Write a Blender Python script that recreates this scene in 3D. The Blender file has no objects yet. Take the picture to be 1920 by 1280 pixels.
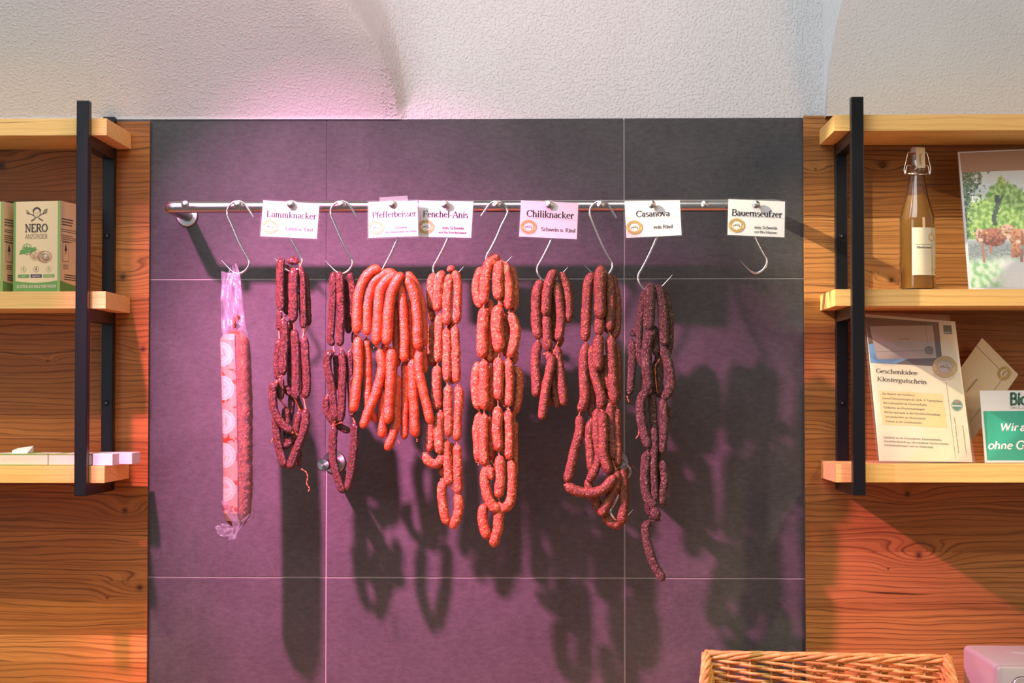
import bpy, bmesh, math, random
from mathutils import Vector, Matrix, Euler, noise

random.seed(7)
SC = bpy.context.scene
COL = SC.collection
R = math.radians

# ------------------------------------------------------------------ camera
F, DIST, VPX, VPY = 3550.0, 3.82, 1052.0, 745.0
cam_d = bpy.data.cameras.new('camera'); cam = bpy.data.objects.new('camera', cam_d); COL.objects.link(cam)
cam_d.sensor_width = 36.0; cam_d.lens = F / 1920.0 * 36.0; cam_d.clip_start = 0.05
cam.location = (0, -DIST, 0)
cam.rotation_euler = (R(90) + math.atan((VPY - 640) / F), 0, math.atan((VPX - 960) / F))
SC.camera = cam
CM = cam.rotation_euler.to_matrix()

def P(px, py, d=0.0):
    """world point seen at pixel (px,py) lying d metres in front of the tiled wall"""
    v = CM @ Vector(((px - 960) / F, (640 - py) / F, -1.0))
    t = (-d + DIST) / v.y
    return Vector((v.x * t, -d, v.z * t))

# ------------------------------------------------------------------ light
SC.view_settings.view_transform = 'Standard'
SC.view_settings.look = 'None'
SC.view_settings.gamma = 1.0
SC.view_settings.use_curve_mapping = False
SC.view_settings.exposure = 0.0
W = bpy.data.worlds.new('world'); SC.world = W; W.use_nodes = True
W.node_tree.nodes['Background'].inputs[0].default_value = (0.90, 0.97, 1.0, 1)
W.node_tree.nodes['Background'].inputs[1].default_value = 0.22

def area(name, loc, aim, sx, sy, power, color):
    l = bpy.data.lights.new(name, 'AREA'); l.shape = 'RECTANGLE'; l.size = sx; l.size_y = sy
    l.energy = power; l.color = color
    o = bpy.data.objects.new(name, l); COL.objects.link(o); o.location = loc
    o.rotation_euler = (Vector(aim) - Vector(loc)).to_track_quat('-Z', 'Y').to_euler()
    return o

def spot(name, loc, aim, power, color, size, blend, radius):
    l = bpy.data.lights.new(name, 'SPOT'); l.energy = power; l.color = color
    l.spot_size = R(size); l.spot_blend = blend; l.shadow_soft_size = radius
    o = bpy.data.objects.new(name, l); COL.objects.link(o); o.location = loc
    o.rotation_euler = (Vector(aim) - Vector(loc)).to_track_quat('-Z', 'Y').to_euler()
    return o

LP = P(135, -30, 0); LP.y = -0.885                      # the meat lamp, up and left of the rail
PINK = (1.0, 0.235, 0.53)
spot('meat_spot_lamp', LP, LP + Vector((0.50, 0.44, -0.755)), 450, PINK, 65, 0.95, 0.024)
spot('meat_spot_second_head', LP + Vector((0.012, 0, 0.004)), P(735, 690, 0), 152, (1.0, 0.27, 0.66), 54, 0.95, 0.020)
VL = P(1060, -330, 0); VL.y = -0.85                      # rosy lamp under the vault, above the frame
spot('rosy_vault_lamp', VL, P(780, -80, 0), 10, (1.0, 0.40, 0.42), 100, 0.9, 0.10)
LW = P(526, -50, 0); LW.y = -0.50                        # warm spot over the right shelves
spot('warm_shelf_spot', LW, P(1890, 660, 0.1), 185, (1.0, 0.86, 0.64), 24, 0.6, 0.012)
spot('warm_basket_spot', (1.5, -1.5, 1.5), P(1560, 1290, 0.15), 150, (1.0, 0.82, 0.48), 22, 0.8, 0.05)
spot('warm_low_left_spot', (-1.6, -1.6, 1.5), P(60, 1330, 0), 170, (1.0, 0.76, 0.36), 20, 0.9, 0.05)
area('ceiling_panel_lamp', (-0.7, -1.7, 1.6), (0.2, 0, 0.2), 2.2, 0.9, 36, (0.90, 0.97, 1.0))
area('window_left', (-2.6, -3.4, 0.7), (0, 0, 0), 1.6, 1.6, 26, (0.82, 0.91, 1.0))
area('warm_lamp_right', (2.4, -2.6, 0.9), (0, 0, 0.1), 1.0, 1.0, 21, (1.0, 0.66, 0.40))

# ------------------------------------------------------------------ materials
MATS = {}
class NT:
    def __init__(s, name, **kw):
        m = bpy.data.materials.new(name); m.use_nodes = True
        s.m = m; s.t = m.node_tree; s.b = s.t.nodes['Principled BSDF']
        s.b.inputs['Base Color'].default_value = (*kw.get('c', (0.8, 0.8, 0.8)), 1)
        s.b.inputs['Roughness'].default_value = kw.get('r', 0.5)
        s.b.inputs['Metallic'].default_value = kw.get('met', 0.0)
        s.b.inputs['Specular IOR Level'].default_value = kw.get('spec', 0.5)
        if 'coat' in kw: s.b.inputs['Coat Weight'].default_value = kw['coat']; s.b.inputs['Coat Roughness'].default_value = kw.get('cr', .15)
        if 'tr' in kw: s.b.inputs['Transmission Weight'].default_value = kw['tr']
        if 'ior' in kw: s.b.inputs['IOR'].default_value = kw['ior']
        if 'aniso' in kw: s.b.inputs['Anisotropic'].default_value = kw['aniso']
        if 'sss' in kw:
            s.b.inputs['Subsurface Weight'].default_value = kw['sss']; s.b.inputs['Subsurface Scale'].default_value = 0.004
        MATS[name] = m
    def n(s, t, **kw):
        nd = s.t.nodes.new(t)
        for k, v in kw.items():
            if k == 'ins':
                for i, x in v.items(): nd.inputs[i].default_value = x
            else: setattr(nd, k, v)
        return nd
    def l(s, a, b): s.t.links.new(a, b)
    def math(s, op, a, b=None, c=None):
        nd = s.n('ShaderNodeMath', operation=op)
        for i, x in enumerate((a, b, c)):
            if x is None: continue
            if isinstance(x, (int, float)): nd.inputs[i].default_value = x
            else: s.l(x, nd.inputs[i])
        return nd.outputs[0]
    def vec(s, src, scale, off=(0, 0, 0)):
        mp = s.n('ShaderNodeMapping'); mp.inputs['Scale'].default_value = scale; mp.inputs['Location'].default_value = off
        s.l(src, mp.inputs['Vector']); return mp.outputs[0]
    def noise(s, vec, scale, detail=3, rough=0.55, dist=0.0):
        nd = s.n('ShaderNodeTexNoise'); nd.inputs['Scale'].default_value = scale; nd.inputs['Detail'].default_value = detail
        nd.inputs['Roughness'].default_value = rough; nd.inputs['Distortion'].default_value = dist
        if vec is not None: s.l(vec, nd.inputs['Vector'])
        return nd.outputs[0]
    def ramp(s, f, stops, interp='LINEAR'):
        nd = s.n('ShaderNodeValToRGB'); cr = nd.color_ramp; cr.interpolation = interp
        while len(cr.elements) < len(stops): cr.elements.new(0.5)
        for e, (p, c) in zip(cr.elements, stops):
            e.position = p; e.color = (c, c, c, 1) if isinstance(c, (int, float)) else (*c, 1)
        s.l(f, nd.inputs[0]); return nd.outputs[0]
    def mix(s, f, a, b, mode='MIX'):
        nd = s.n('ShaderNodeMix', data_type='RGBA', blend_type=mode)
        for i, x in ((0, f), (6, a), (7, b)):
            if isinstance(x, (int, float)): nd.inputs[i].default_value = x
            elif isinstance(x, tuple): nd.inputs[i].default_value = (*x, 1)
            else: s.l(x, nd.inputs[i])
        return nd.outputs[2]
    def bump(s, h, strength, dist):
        nd = s.n('ShaderNodeBump'); nd.inputs['Strength'].default_value = strength; nd.inputs['Distance'].default_value = dist
        s.l(h, nd.inputs['Height']); s.l(nd.outputs[0], s.b.inputs['Normal'])
    def pos(s): return s.n('ShaderNodeNewGeometry').outputs['Position']
    def rnd(s): return s.n('ShaderNodeObjectInfo').outputs['Random']
    def base(s, c): s.l(c, s.b.inputs['Base Color'])

def flat(name, c, r=0.6, **kw):
    if name not in MATS: NT(name, c=c, r=r, **kw)
    return MATS[name]

def m_tile():
    t = NT('charcoal_tile', r=0.62, spec=0.3); p = t.pos()
    o = t.n('ShaderNodeVectorMath', operation='ADD'); t.l(p, o.inputs[0])
    c = t.n('ShaderNodeCombineXYZ'); r7 = t.math('MULTIPLY', t.rnd(), 9.0); t.l(r7, c.inputs[0]); t.l(r7, c.inputs[2]); t.l(c.outputs[0], o.inputs[1])
    a = t.noise(o.outputs[0], 7, 6, 0.65); b = t.noise(t.vec(o.outputs[0], (1, 1, 2.2)), 60, 4, 0.7); g = t.noise(p, 700, 2, 0.6)
    f = t.math('ADD', t.math('MULTIPLY', a, 0.5), t.math('MULTIPLY', b, 0.5))
    col = t.ramp(f, [(0.36, (0.034, 0.032, 0.034)), (0.5, (0.054, 0.052, 0.054)), (0.64, (0.078, 0.075, 0.077))])
    col = t.mix(t.ramp(g, [(0.42, 0.0), (0.70, 0.6)]), col, (0.095, 0.09, 0.092))
    t.base(col); t.bump(t.math('ADD', b, t.math('MULTIPLY', g, 0.6)), 0.25, 0.0008)
m_tile()

def m_plaster():
    t = NT('white_stipple_plaster', r=0.85, spec=0.2); p = t.pos()
    big = t.noise(p, 3, 3); st = t.noise(p, 190, 2, 0.5, 0.0); st2 = t.noise(p, 420, 2)
    t.base(t.mix(t.ramp(big, [(0.35, 0.0), (0.7, 1.0)]), (0.62, 0.612, 0.610), (0.665, 0.658, 0.655)))
    # the middle bay carries a coarser roller texture than the vault webs
    x = t.n('ShaderNodeSeparateXYZ'); t.l(p, x.inputs[0])
    m = t.math('MULTIPLY', t.math('GREATER_THAN', x.outputs[0], -0.36), t.math('LESS_THAN', x.outputs[0], 0.53))
    h = t.math('ADD', t.ramp(st, [(0.46, 0.0), (0.74, 1.0)]), t.math('MULTIPLY', st2, 0.3))
    t.bump(t.math('MULTIPLY', h, t.math('MULTIPLY_ADD', m, 0.55, 0.35)), 0.7, 0.0028)
m_plaster()

def m_wood(name, dark, mid, light, knots=(), wave=88.0, contrast=1.0, vertical=False, coat=0.0, rough=0.45, grain=1.0):
    t = NT(name, r=rough, spec=0.22, coat=coat, cr=0.3); p = t.pos(); rn = t.rnd()
    s = t.n('ShaderNodeSeparateXYZ'); t.l(p, s.inputs[0]); X, Y, Z = s.outputs
    off = t.math('MULTIPLY', rn, 11.0)
    ph = t.math('ADD', Z, t.math('MULTIPLY', Y, 0.35))
    c = t.n('ShaderNodeCombineXYZ'); t.l(t.math('ADD', t.math('MULTIPLY', X, 1.6), off), c.inputs[0]); t.l(t.math('MULTIPLY', Z, 9.0), c.inputs[2]); t.l(t.math('MULTIPLY', Y, 4.0), c.inputs[1])
    n1 = t.noise(c.outputs[0], 1.6, 3, 0.5)
    ph = t.math('ADD', ph, t.math('MULTIPLY', t.math('SUBTRACT', n1, 0.5), 0.045))
    kd = None
    for (kp, rad, amp) in knots:
        dx = t.math('MULTIPLY', t.math('SUBTRACT', X, kp.x), 0.42); dz = t.math('SUBTRACT', Z, kp.z)
        d = t.math('SQRT', t.math('ADD', t.math('MULTIPLY', dx, dx), t.math('MULTIPLY', dz, dz)))
        e = t.math('EXPONENT', t.math('MULTIPLY', t.math('MULTIPLY', d, d), -1.0 / (rad * rad * 5)))
        ph = t.math('ADD', ph, t.math('MULTIPLY', e, amp))
        dxx = t.math('SUBTRACT', X, kp.x)
        d2 = t.math('SQRT', t.math('ADD', t.math('MULTIPLY', dxx, dxx), t.math('MULTIPLY', dz, dz)))
        k = t.math('EXPONENT', t.math('MULTIPLY', t.math('MULTIPLY', d2, d2), -1.0 / (rad * rad * 0.35)))
        kd = k if kd is None else t.math('MAXIMUM', kd, k)
    ring = t.math('FRACT', t.math('MULTIPLY', t.math('ADD', ph, t.math('MULTIPLY', rn, 0.3)), wave))
    ringc = t.ramp(ring, [(0.0, 0.0), (0.09, 0.8), (0.20, 1.0), (0.74, 1.0), (0.92, 0.55), (1.0, 0.0)])
    cc = t.n('ShaderNodeCombineXYZ'); t.l(t.math('ADD', t.math('MULTIPLY', X, 3.5), off), cc.inputs[0]); t.l(t.math('MULTIPLY', ph, 330.0), cc.inputs[2]); t.l(t.math('MULTIPLY', Y, 12.0), cc.inputs[1])
    fine = t.noise(cc.outputs[0], 1.0, 3, 0.6)
    c3 = t.n('ShaderNodeCombineXYZ'); t.l(t.math('ADD', t.math('MULTIPLY', X, 1.2), off), c3.inputs[0]); t.l(t.math('MULTIPLY', ph, 40.0), c3.inputs[2])
    broad = t.noise(c3.outputs[0], 1.0, 3, 0.6)
    amt = t.math('MULTIPLY', t.ramp(broad, [(0.3, 0.25), (0.65, 1.0)]), contrast)
    inv = t.math('SUBTRACT', 1.0, ringc)
    col = t.mix(t.ramp(broad, [(0.3, 0.0), (0.7, 1.0)]), mid, light)
    col = t.mix(t.math('MULTIPLY', inv, amt), col, dark)
    col = t.mix(t.ramp(fine, [(0.30, 0.65 * grain), (0.50, 0.0)]), col, dark)
    col = t.mix(1.0, col, t.n('ShaderNodeObjectInfo').outputs['Color'], 'MULTIPLY')
    if kd is not None: col = t.mix(t.math('MULTIPLY', kd, 0.9), col, (0.025, 0.012, 0.006))
    # thin black cracks
    c4 = t.n('ShaderNodeCombineXYZ'); t.l(t.math('ADD', t.math('MULTIPLY', X, 2.2), off), c4.inputs[0]); t.l(t.math('MULTIPLY', ph, 90.0), c4.inputs[2])
    cr = t.noise(c4.outputs[0], 1.0, 1, 0.4)
    col = t.mix(t.ramp(cr, [(0.22, 0.85), (0.265, 0.0)]), col, tuple(v * 0.25 for v in dark))
    t.base(col); t.bump(t.math('ADD', ringc, fine), 0.15, 0.0006)
KL = [(P(236, 956), 0.010, 0.030), (P(264, 1100), 0.012, 0.035), (P(203, 1120), 0.004, 0.012), (P(5, 312), 0.016, 0.03), (P(232, 520), 0.014, 0.03), (P(270, 655), 0.01, 0.02), (P(92, 676), 0.004, .01)]
KR = [(P(1721, 1040), 0.012, 0.040), (P(1664, 1065), 0.004, 0.010), (P(1670, 525), 0.010, 0.03), (P(1654, 314), 0.005, 0.012), (P(1700, 925), 0.010, 0.02), (P(1528, 318), 0.004, .01), (P(1575, 800), .006, .015)]
m_wood('left_panel_wood', (0.095, 0.027, 0.007), (0.35, 0.120, 0.027), (0.47, 0.185, 0.045), KL)
m_wood('right_panel_wood', (0.095, 0.030, 0.009), (0.33, 0.130, 0.034), (0.45, 0.20, 0.058), KR)
m_wood('shelf_oak', (0.55, 0.25, 0.06), (0.82, 0.47, 0.145), (0.88, 0.55, 0.20), (), wave=85, contrast=0.55, rough=0.5, grain=0.5)
m_wood('counter_wood', (0.3, 0.14, 0.05), (0.5, 0.27, 0.1), (0.6, 0.34, 0.14), (), wave=60)
NT('black_steel', c=(0.007, 0.007, 0.009), r=0.34, spec=0.25)

def m_steel():
    t = NT('brushed_steel', c=(0.50, 0.47, 0.455), r=0.26, met=1.0, aniso=0.6)
    p = t.pos(); n = t.noise(t.vec(p, (3, 900, 900)), 1.0, 2); t.bump(n, 0.08, 0.0004)
    t = NT('turned_steel', c=(0.40, 0.39, 0.38), r=0.36, met=1.0, aniso=0.85)
    tg = t.n('ShaderNodeTangent', direction_type='RADIAL', axis='Y'); t.l(tg.outputs[0], t.b.inputs['Tangent'])
    NT('hook_steel', c=(0.80, 0.79, 0.79), r=0.16, met=1.0)
m_steel()

def m_meat(name, a, b, fleck, fl=0.5, rough=0.34, fs=260, bump=0.5, coat=0.25, dark=0.45):
    t = NT(name, r=rough, spec=0.5, coat=coat, cr=0.22)
    p = t.pos(); n1 = t.noise(p, 90, 3, 0.6); n2 = t.noise(p, fs, 2, 0.5, 0.8); n3 = t.noise(p, 430, 4, 0.65, 0.5); n4 = t.noise(t.vec(p, (1, 1, 1), (3, 1, 2)), fs * .8, 2, 0.5)
    col = t.mix(t.ramp(n1, [(0.38, 0.0), (0.64, 1.0)]), a, b)
    col = t.mix(t.ramp(n2, [(fl, 0.0), (fl + 0.10, 0.9)]), col, fleck)
    col = t.mix(t.ramp(n4, [(0.34, dark), (0.48, 0.0)]), col, tuple(v * 0.25 for v in a))
    col = t.mix(t.ramp(n3, [(0.38, dark), (0.50, 0.0)]), col, tuple(v * 0.4 for v in a))
    t.base(col)
    v = t.n('ShaderNodeTexVoronoi', feature='SMOOTH_F1'); v.inputs['Scale'].default_value = fs * 1.1; v.inputs['Smoothness'].default_value = 0.6; t.l(p, v.inputs['Vector'])
    h = t.math('ADD', t.math('ADD', n2, t.math('MULTIPLY', n3, 1.2)), t.math('MULTIPLY', v.outputs['Distance'], -0.8)); t.bump(h, bump, 0.004)
m_meat('lamb_meat', (0.060, 0.010, 0.004), (0.105, 0.020, 0.008), (0.22, 0.065, 0.022), 0.60, 0.26, 240, 0.75, 0.45, .6)
m_meat('pepper_meat', (0.44, 0.045, 0.011), (0.55, 0.092, 0.019), (0.68, 0.24, 0.07), 0.60, 0.33, 270, 0.4, .2, .25)
m_meat('fennel_meat', (0.37, 0.050, 0.014), (0.48, 0.105, 0.026), (0.70, 0.36, 0.13), 0.54, 0.38, 200, 0.55, 0.15, .45)
m_meat('chili_meat', (0.125, 0.026, 0.010), (0.20, 0.055, 0.018), (0.44, 0.18, 0.045), 0.57, 0.40, 240, 0.55, 0.10, .5)
m_meat('beef_meat', (0.060, 0.024, 0.014), (0.12, 0.060, 0.036), (0.32, 0.21, 0.14), 0.55, 0.46, 250, 0.9, 0.05, .65)
m_meat('salami_skin', (0.25, 0.040, 0.008), (0.38, 0.085, 0.016), (0.50, 0.22, 0.07), 0.62, 0.28, 150, 1.0, 0.35, .7)
NT('casing_string', c=(0.48, 0.13, 0.05), r=0.4)

def m_film(name, tint, opac, rough=0.12, gl=0.10):
    m = bpy.data.materials.new(name); m.use_nodes = True; nt = m.node_tree; nt.nodes.clear()
    out = nt.nodes.new('ShaderNodeOutputMaterial'); tr = nt.nodes.new('ShaderNodeBsdfTransparent'); tr.inputs[0].default_value = (0.97, 0.97, 0.97, 1)
    df = nt.nodes.new('ShaderNodeBsdfDiffuse'); df.inputs[0].default_value = (*tint, 1)
    g = nt.nodes.new('ShaderNodeBsdfGlossy'); g.inputs['Roughness'].default_value = rough
    a = nt.nodes.new('ShaderNodeMixShader'); a.inputs[0].default_value = opac
    b = nt.nodes.new('ShaderNodeMixShader'); b.inputs[0].default_value = gl
    nt.links.new(tr.outputs[0], a.inputs[1]); nt.links.new(df.outputs[0], a.inputs[2])
    nt.links.new(a.outputs[0], b.inputs[1]); nt.links.new(g.outputs[0], b.inputs[2]); nt.links.new(b.outputs[0], out.inputs[0])
    MATS[name] = m
m_film('bag_film', (0.34, 0.34, 0.40), 0.22, 0.20, 0.06)
m_film('laminate_film', (0.8, 0.78, 0.8), 0.022, 0.1, 0.03)
m_film('acrylic_sheet', (0.9, 0.85, 0.85), 0.04, 0.03, 0.06)
m_film('photo_sleeve', (0.9, 0.9, 0.95), 0.05, 0.12, 0.10)

def m_vcol(name, rough=0.5, coat=0.0, noise_amt=0.0):
    t = NT(name, r=rough, coat=coat, cr=0.1); a = t.n('ShaderNodeVertexColor'); a.layer_name = 'Col'; c = a.outputs[0]
    if noise_amt:
        n = t.noise(t.pos(), 500, 3, 0.7); c = t.mix(noise_amt, c, t.ramp(n, [(0.3, 0.1), (0.7, 1.4)]), 'MULTIPLY')
    t.base(c)
m_vcol('photo_print', 0.3, 0.2, 0.12)
m_vcol('film_print', 0.3, 0.3, 0.15)
def m_willow():
    t = NT('peeled_willow', r=0.42, spec=0.5, coat=0.1); p = t.pos(); rn = t.rnd()
    n = t.noise(p, 55, 3, 0.6); n2 = t.noise(p, 400, 2)
    c = t.mix(t.ramp(n, [(0.35, 0.0), (0.7, 1.0)]), (0.46, 0.23, 0.055), (0.72, 0.45, 0.15))
    c = t.mix(1.0, c, t.ramp(rn, [(0, 0.75), (1, 1.15)]), 'MULTIPLY'); t.base(c); t.bump(n2, 0.2, 0.0006)
m_willow()
flat('paper_white', (0.64, 0.63, 0.62), 0.6, spec=0.2); flat('ink_black', (0.012, 0.010, 0.010), 0.7, spec=0.15); flat('ink_grey', (0.055, 0.05, 0.048), 0.7, spec=0.15)
flat('gold_ink', (0.60, 0.40, 0.11), 0.5); flat('gold_dark', (0.22, 0.14, 0.04), 0.6); flat('faint_line', (0.45, 0.44, 0.43), 0.6)
flat('kraft_card', (0.80, 0.56, 0.31), 0.7); flat('kraft_dark', (0.44, 0.27, 0.17), 0.75); flat('green_print', (0.14, 0.30, 0.07), 0.6); flat('green_pale', (0.26, 0.36, 0.09), 0.6)
flat('brown_ink', (0.075, 0.050, 0.045), 0.6); flat('navy_ink', (0.05, 0.04, 0.09), 0.6); flat('sketch_brown', (0.42, 0.16, 0.08), 0.7); flat('cream_ink', (0.72, 0.58, 0.38), 0.6)
flat('yellow_ink', (0.6, 0.42, 0.05)); flat('carton_pink', (0.76, 0.62, 0.53), 0.6); flat('carton_white', (0.74, 0.66, 0.62), 0.55); flat('white_paper_bright', (0.85, 0.85, 0.87), 0.5)
flat('cream_paper', (0.80, 0.71, 0.50), 0.5); flat('cream_card', (0.66, 0.52, 0.31), 0.55); flat('yellow_box', (0.76, 0.61, 0.26), 0.5); flat('plum_print', (0.075, 0.038, 0.036), 0.35)
flat('mauve_print', (0.42, 0.33, 0.30), 0.4); flat('blue_print', (0.12, 0.34, 0.62), 0.4); flat('dark_green', (0.010, 0.10, 0.062), 0.4); flat('sticker_green', (0.05, 0.20, 0.11), 0.5); flat('sticker_red', (0.6, 0.15, 0.13), 0.5)
flat('sign_green', (0.004, 0.32, 0.21), 0.4); flat('sign_white', (0.70, 0.68, 0.66), 0.4); flat('ink_white', (0.80, 0.80, 0.78), 0.5); flat('grout', (0.26, 0.25, 0.25), 0.8); flat('backing_dark', (0.02, 0.018, 0.018), 0.8)
flat('silver_plastic', (0.52, 0.50, 0.50), 0.34, met=0.35); flat('silver_front', (0.50, 0.52, 0.50), 0.30, met=0.45); flat('silver_dark', (0.10, 0.10, 0.11), 0.4); flat('shaded_paper', (0.42, 0.25, 0.17), 0.6)
flat('porcelain', (0.62, 0.55, 0.52), 0.25); flat('rubber_red', (0.55, 0.05, 0.02), 0.45); flat('leaf_green', (0.22, 0.55, 0.12), 0.5)
NT('bottle_glass', c=(1, 0.98, 0.95), r=0.02, tr=1.0, ior=1.45)
NT('amber_liquor', c=(0.60, 0.29, 0.030), r=0.25, tr=0.35, ior=1.33)

# ------------------------------------------------------------------ builders
class MB:
    def __init__(s): s.v = []; s.f = []
    def add(s, vs, fs):
        k = len(s.v); s.v += [tuple(v) for v in vs]; s.f += [tuple(i + k for i in f) for f in fs]; return s
    def box(s, x0, x1, y0, y1, z0, z1, bev=0.0):
        if bev <= 0:
            return s.add([(x, y, z) for z in (z0, z1) for y in (y0, y1) for x in (x0, x1)],
                         [(0, 2, 3, 1), (4, 5, 7, 6), (0, 1, 5, 4), (2, 6, 7, 3), (0, 4, 6, 2), (1, 3, 7, 5)])
        bm = bmesh.new(); bmesh.ops.create_cube(bm, size=1)
        for v in bm.verts:
            v.co = Vector(((x0 + x1) / 2 + v.co.x * (x1 - x0), (y0 + y1) / 2 + v.co.y * (y1 - y0), (z0 + z1) / 2 + v.co.z * (z1 - z0)))
        bmesh.ops.bevel(bm, geom=bm.edges[:], offset=bev, segments=2, affect='EDGES', profile=0.6)
        bm.verts.index_update(); s.add([v.co[:] for v in bm.verts], [[v.index for v in f.verts] for f in bm.faces]); bm.free(); return s
    def prism(s, poly, z0, z1):
        n = len(poly)
        return s.add([(x, y, z0) for x, y in poly] + [(x, y, z1) for x, y in poly],
                     [tuple(range(n))[::-1], tuple(range(n, 2 * n))] + [(i, (i + 1) % n, n + (i + 1) % n, n + i) for i in range(n)])
    def tube(s, pts, rad, seg=8, cap=True, closed=False):
        pts = [Vector(p) for p in pts]; n = len(pts)
        rr = rad if isinstance(rad, (list, tuple)) else [rad] * n
        up = None; vs = []; fs = []
        for i, p in enumerate(pts):
            if closed: t = pts[(i + 1) % n] - pts[i - 1]
            else: t = pts[min(i + 1, n - 1)] - pts[max(i - 1, 0)]
            t = t.normalized() if t.length > 1e-9 else Vector((0, 0, 1))
            if up is None: up = t.orthogonal().normalized()
            up = (up - t * up.dot(t)); up = up.normalized() if up.length > 1e-6 else t.orthogonal().normalized()
            w = t.cross(up)
            for k in range(seg):
                a = 2 * math.pi * k / seg; vs.append(p + (up * math.cos(a) + w * math.sin(a)) * rr[i])
        m = n if closed else n - 1
        for i in range(m):
            for k in range(seg):
                a = i * seg + k; b = i * seg + (k + 1) % seg; c = ((i + 1) % n) * seg
                fs.append((a, b, c + (k + 1) % seg, c + k))
        if cap and not closed: fs += [tuple(range(seg))[::-1], tuple((n - 1) * seg + k for k in range(seg))]
        return s.add(vs, fs)
    def lathe(s, prof, c, axis='Y', seg=32):
        """prof: list of (radius, height along axis)"""
        vs = []; fs = []
        for r_, h in prof:
            for k in range(seg):
                a = 2 * math.pi * k / seg; ca, sa = r_ * math.cos(a), r_ * math.sin(a)
                vs.append((c[0] + ca, c[1] + h, c[2] + sa) if axis == 'Y' else (c[0] + ca, c[1] + sa, c[2] + h))
        for i in range(len(prof) - 1):
            for k in range(seg):
                q = (i * seg + k, i * seg + (k + 1) % seg, (i + 1) * seg + (k + 1) % seg, (i + 1) * seg + k)
                fs.append(q if axis == 'Y' else q)
        fs += [tuple(range(seg))[::-1], tuple((len(prof) - 1) * seg + k for k in range(seg))]
        return s.add(vs, fs)
    def build(s, name, mat, parent=None, smooth=False, origin=None, recalc=True):
        o0 = Vector(parent['_o']) if parent is not None else Vector(origin or (0, 0, 0))
        me = bpy.data.meshes.new(name); me.from_pydata([tuple(Vector(v) - o0) for v in s.v], [], s.f)
        if recalc:
            bm = bmesh.new(); bm.from_mesh(me); bmesh.ops.recalc_face_normals(bm, faces=bm.faces[:]); bm.to_mesh(me); bm.free()
        if smooth:
            me.shade_smooth()
            if smooth != True: me.set_sharp_from_angle(angle=R(smooth))
        me.materials.append(MATS[mat])
        o = bpy.data.objects.new(name, me); COL.objects.link(o)
        o['_o'] = list(o0)
        if parent is not None: o.parent = parent
        else: o.location = o0
        return o

def thing(name, label, cat, loc=(0, 0, 0), group=None, kind=None):
    o = bpy.data.objects.new(name, None); COL.objects.link(o); o.location = loc; o.empty_display_size = 0.05
    o['_o'] = list(loc)
    if label: o['label'] = label
    if cat: o['category'] = cat
    if group: o['group'] = group
    if kind: o['kind'] = kind
    return o
def tag(o, label, cat, group=None):
    o['label'] = label; o['category'] = cat
    if group: o['group'] = group
    return o

def spline(pts, n=8):
    pts = [Vector(p) for p in pts]
    if len(pts) < 3: return [pts[0].lerp(pts[-1], i / n) for i in range(n + 1)]
    q = [pts[0] * 2 - pts[1]] + pts + [pts[-1] * 2 - pts[-2]]; out = []
    for i in range(1, len(q) - 2):
        a, b, c, d = q[i - 1:i + 3]
        for k in range(n):
            t = k / n
            out.append(0.5 * ((2 * b) + (c - a) * t + (2 * a - 5 * b + 4 * c - d) * t * t + (3 * b - a - 3 * c + d) * t ** 3))
    out.append(pts[-1]); return out
def resample(pts, step):
    L = [0]
    for a, b in zip(pts, pts[1:]): L.append(L[-1] + (b - a).length)
    n = max(4, int(L[-1] / step)); out = []; j = 0
    for i in range(n + 1):
        t = L[-1] * i / n
        while j < len(L) - 2 and L[j + 1] < t: j += 1
        s = (t - L[j]) / max(1e-9, L[j + 1] - L[j]); out.append(pts[j].lerp(pts[j + 1], min(1, max(0, s))))
    return out, L[-1]

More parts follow.
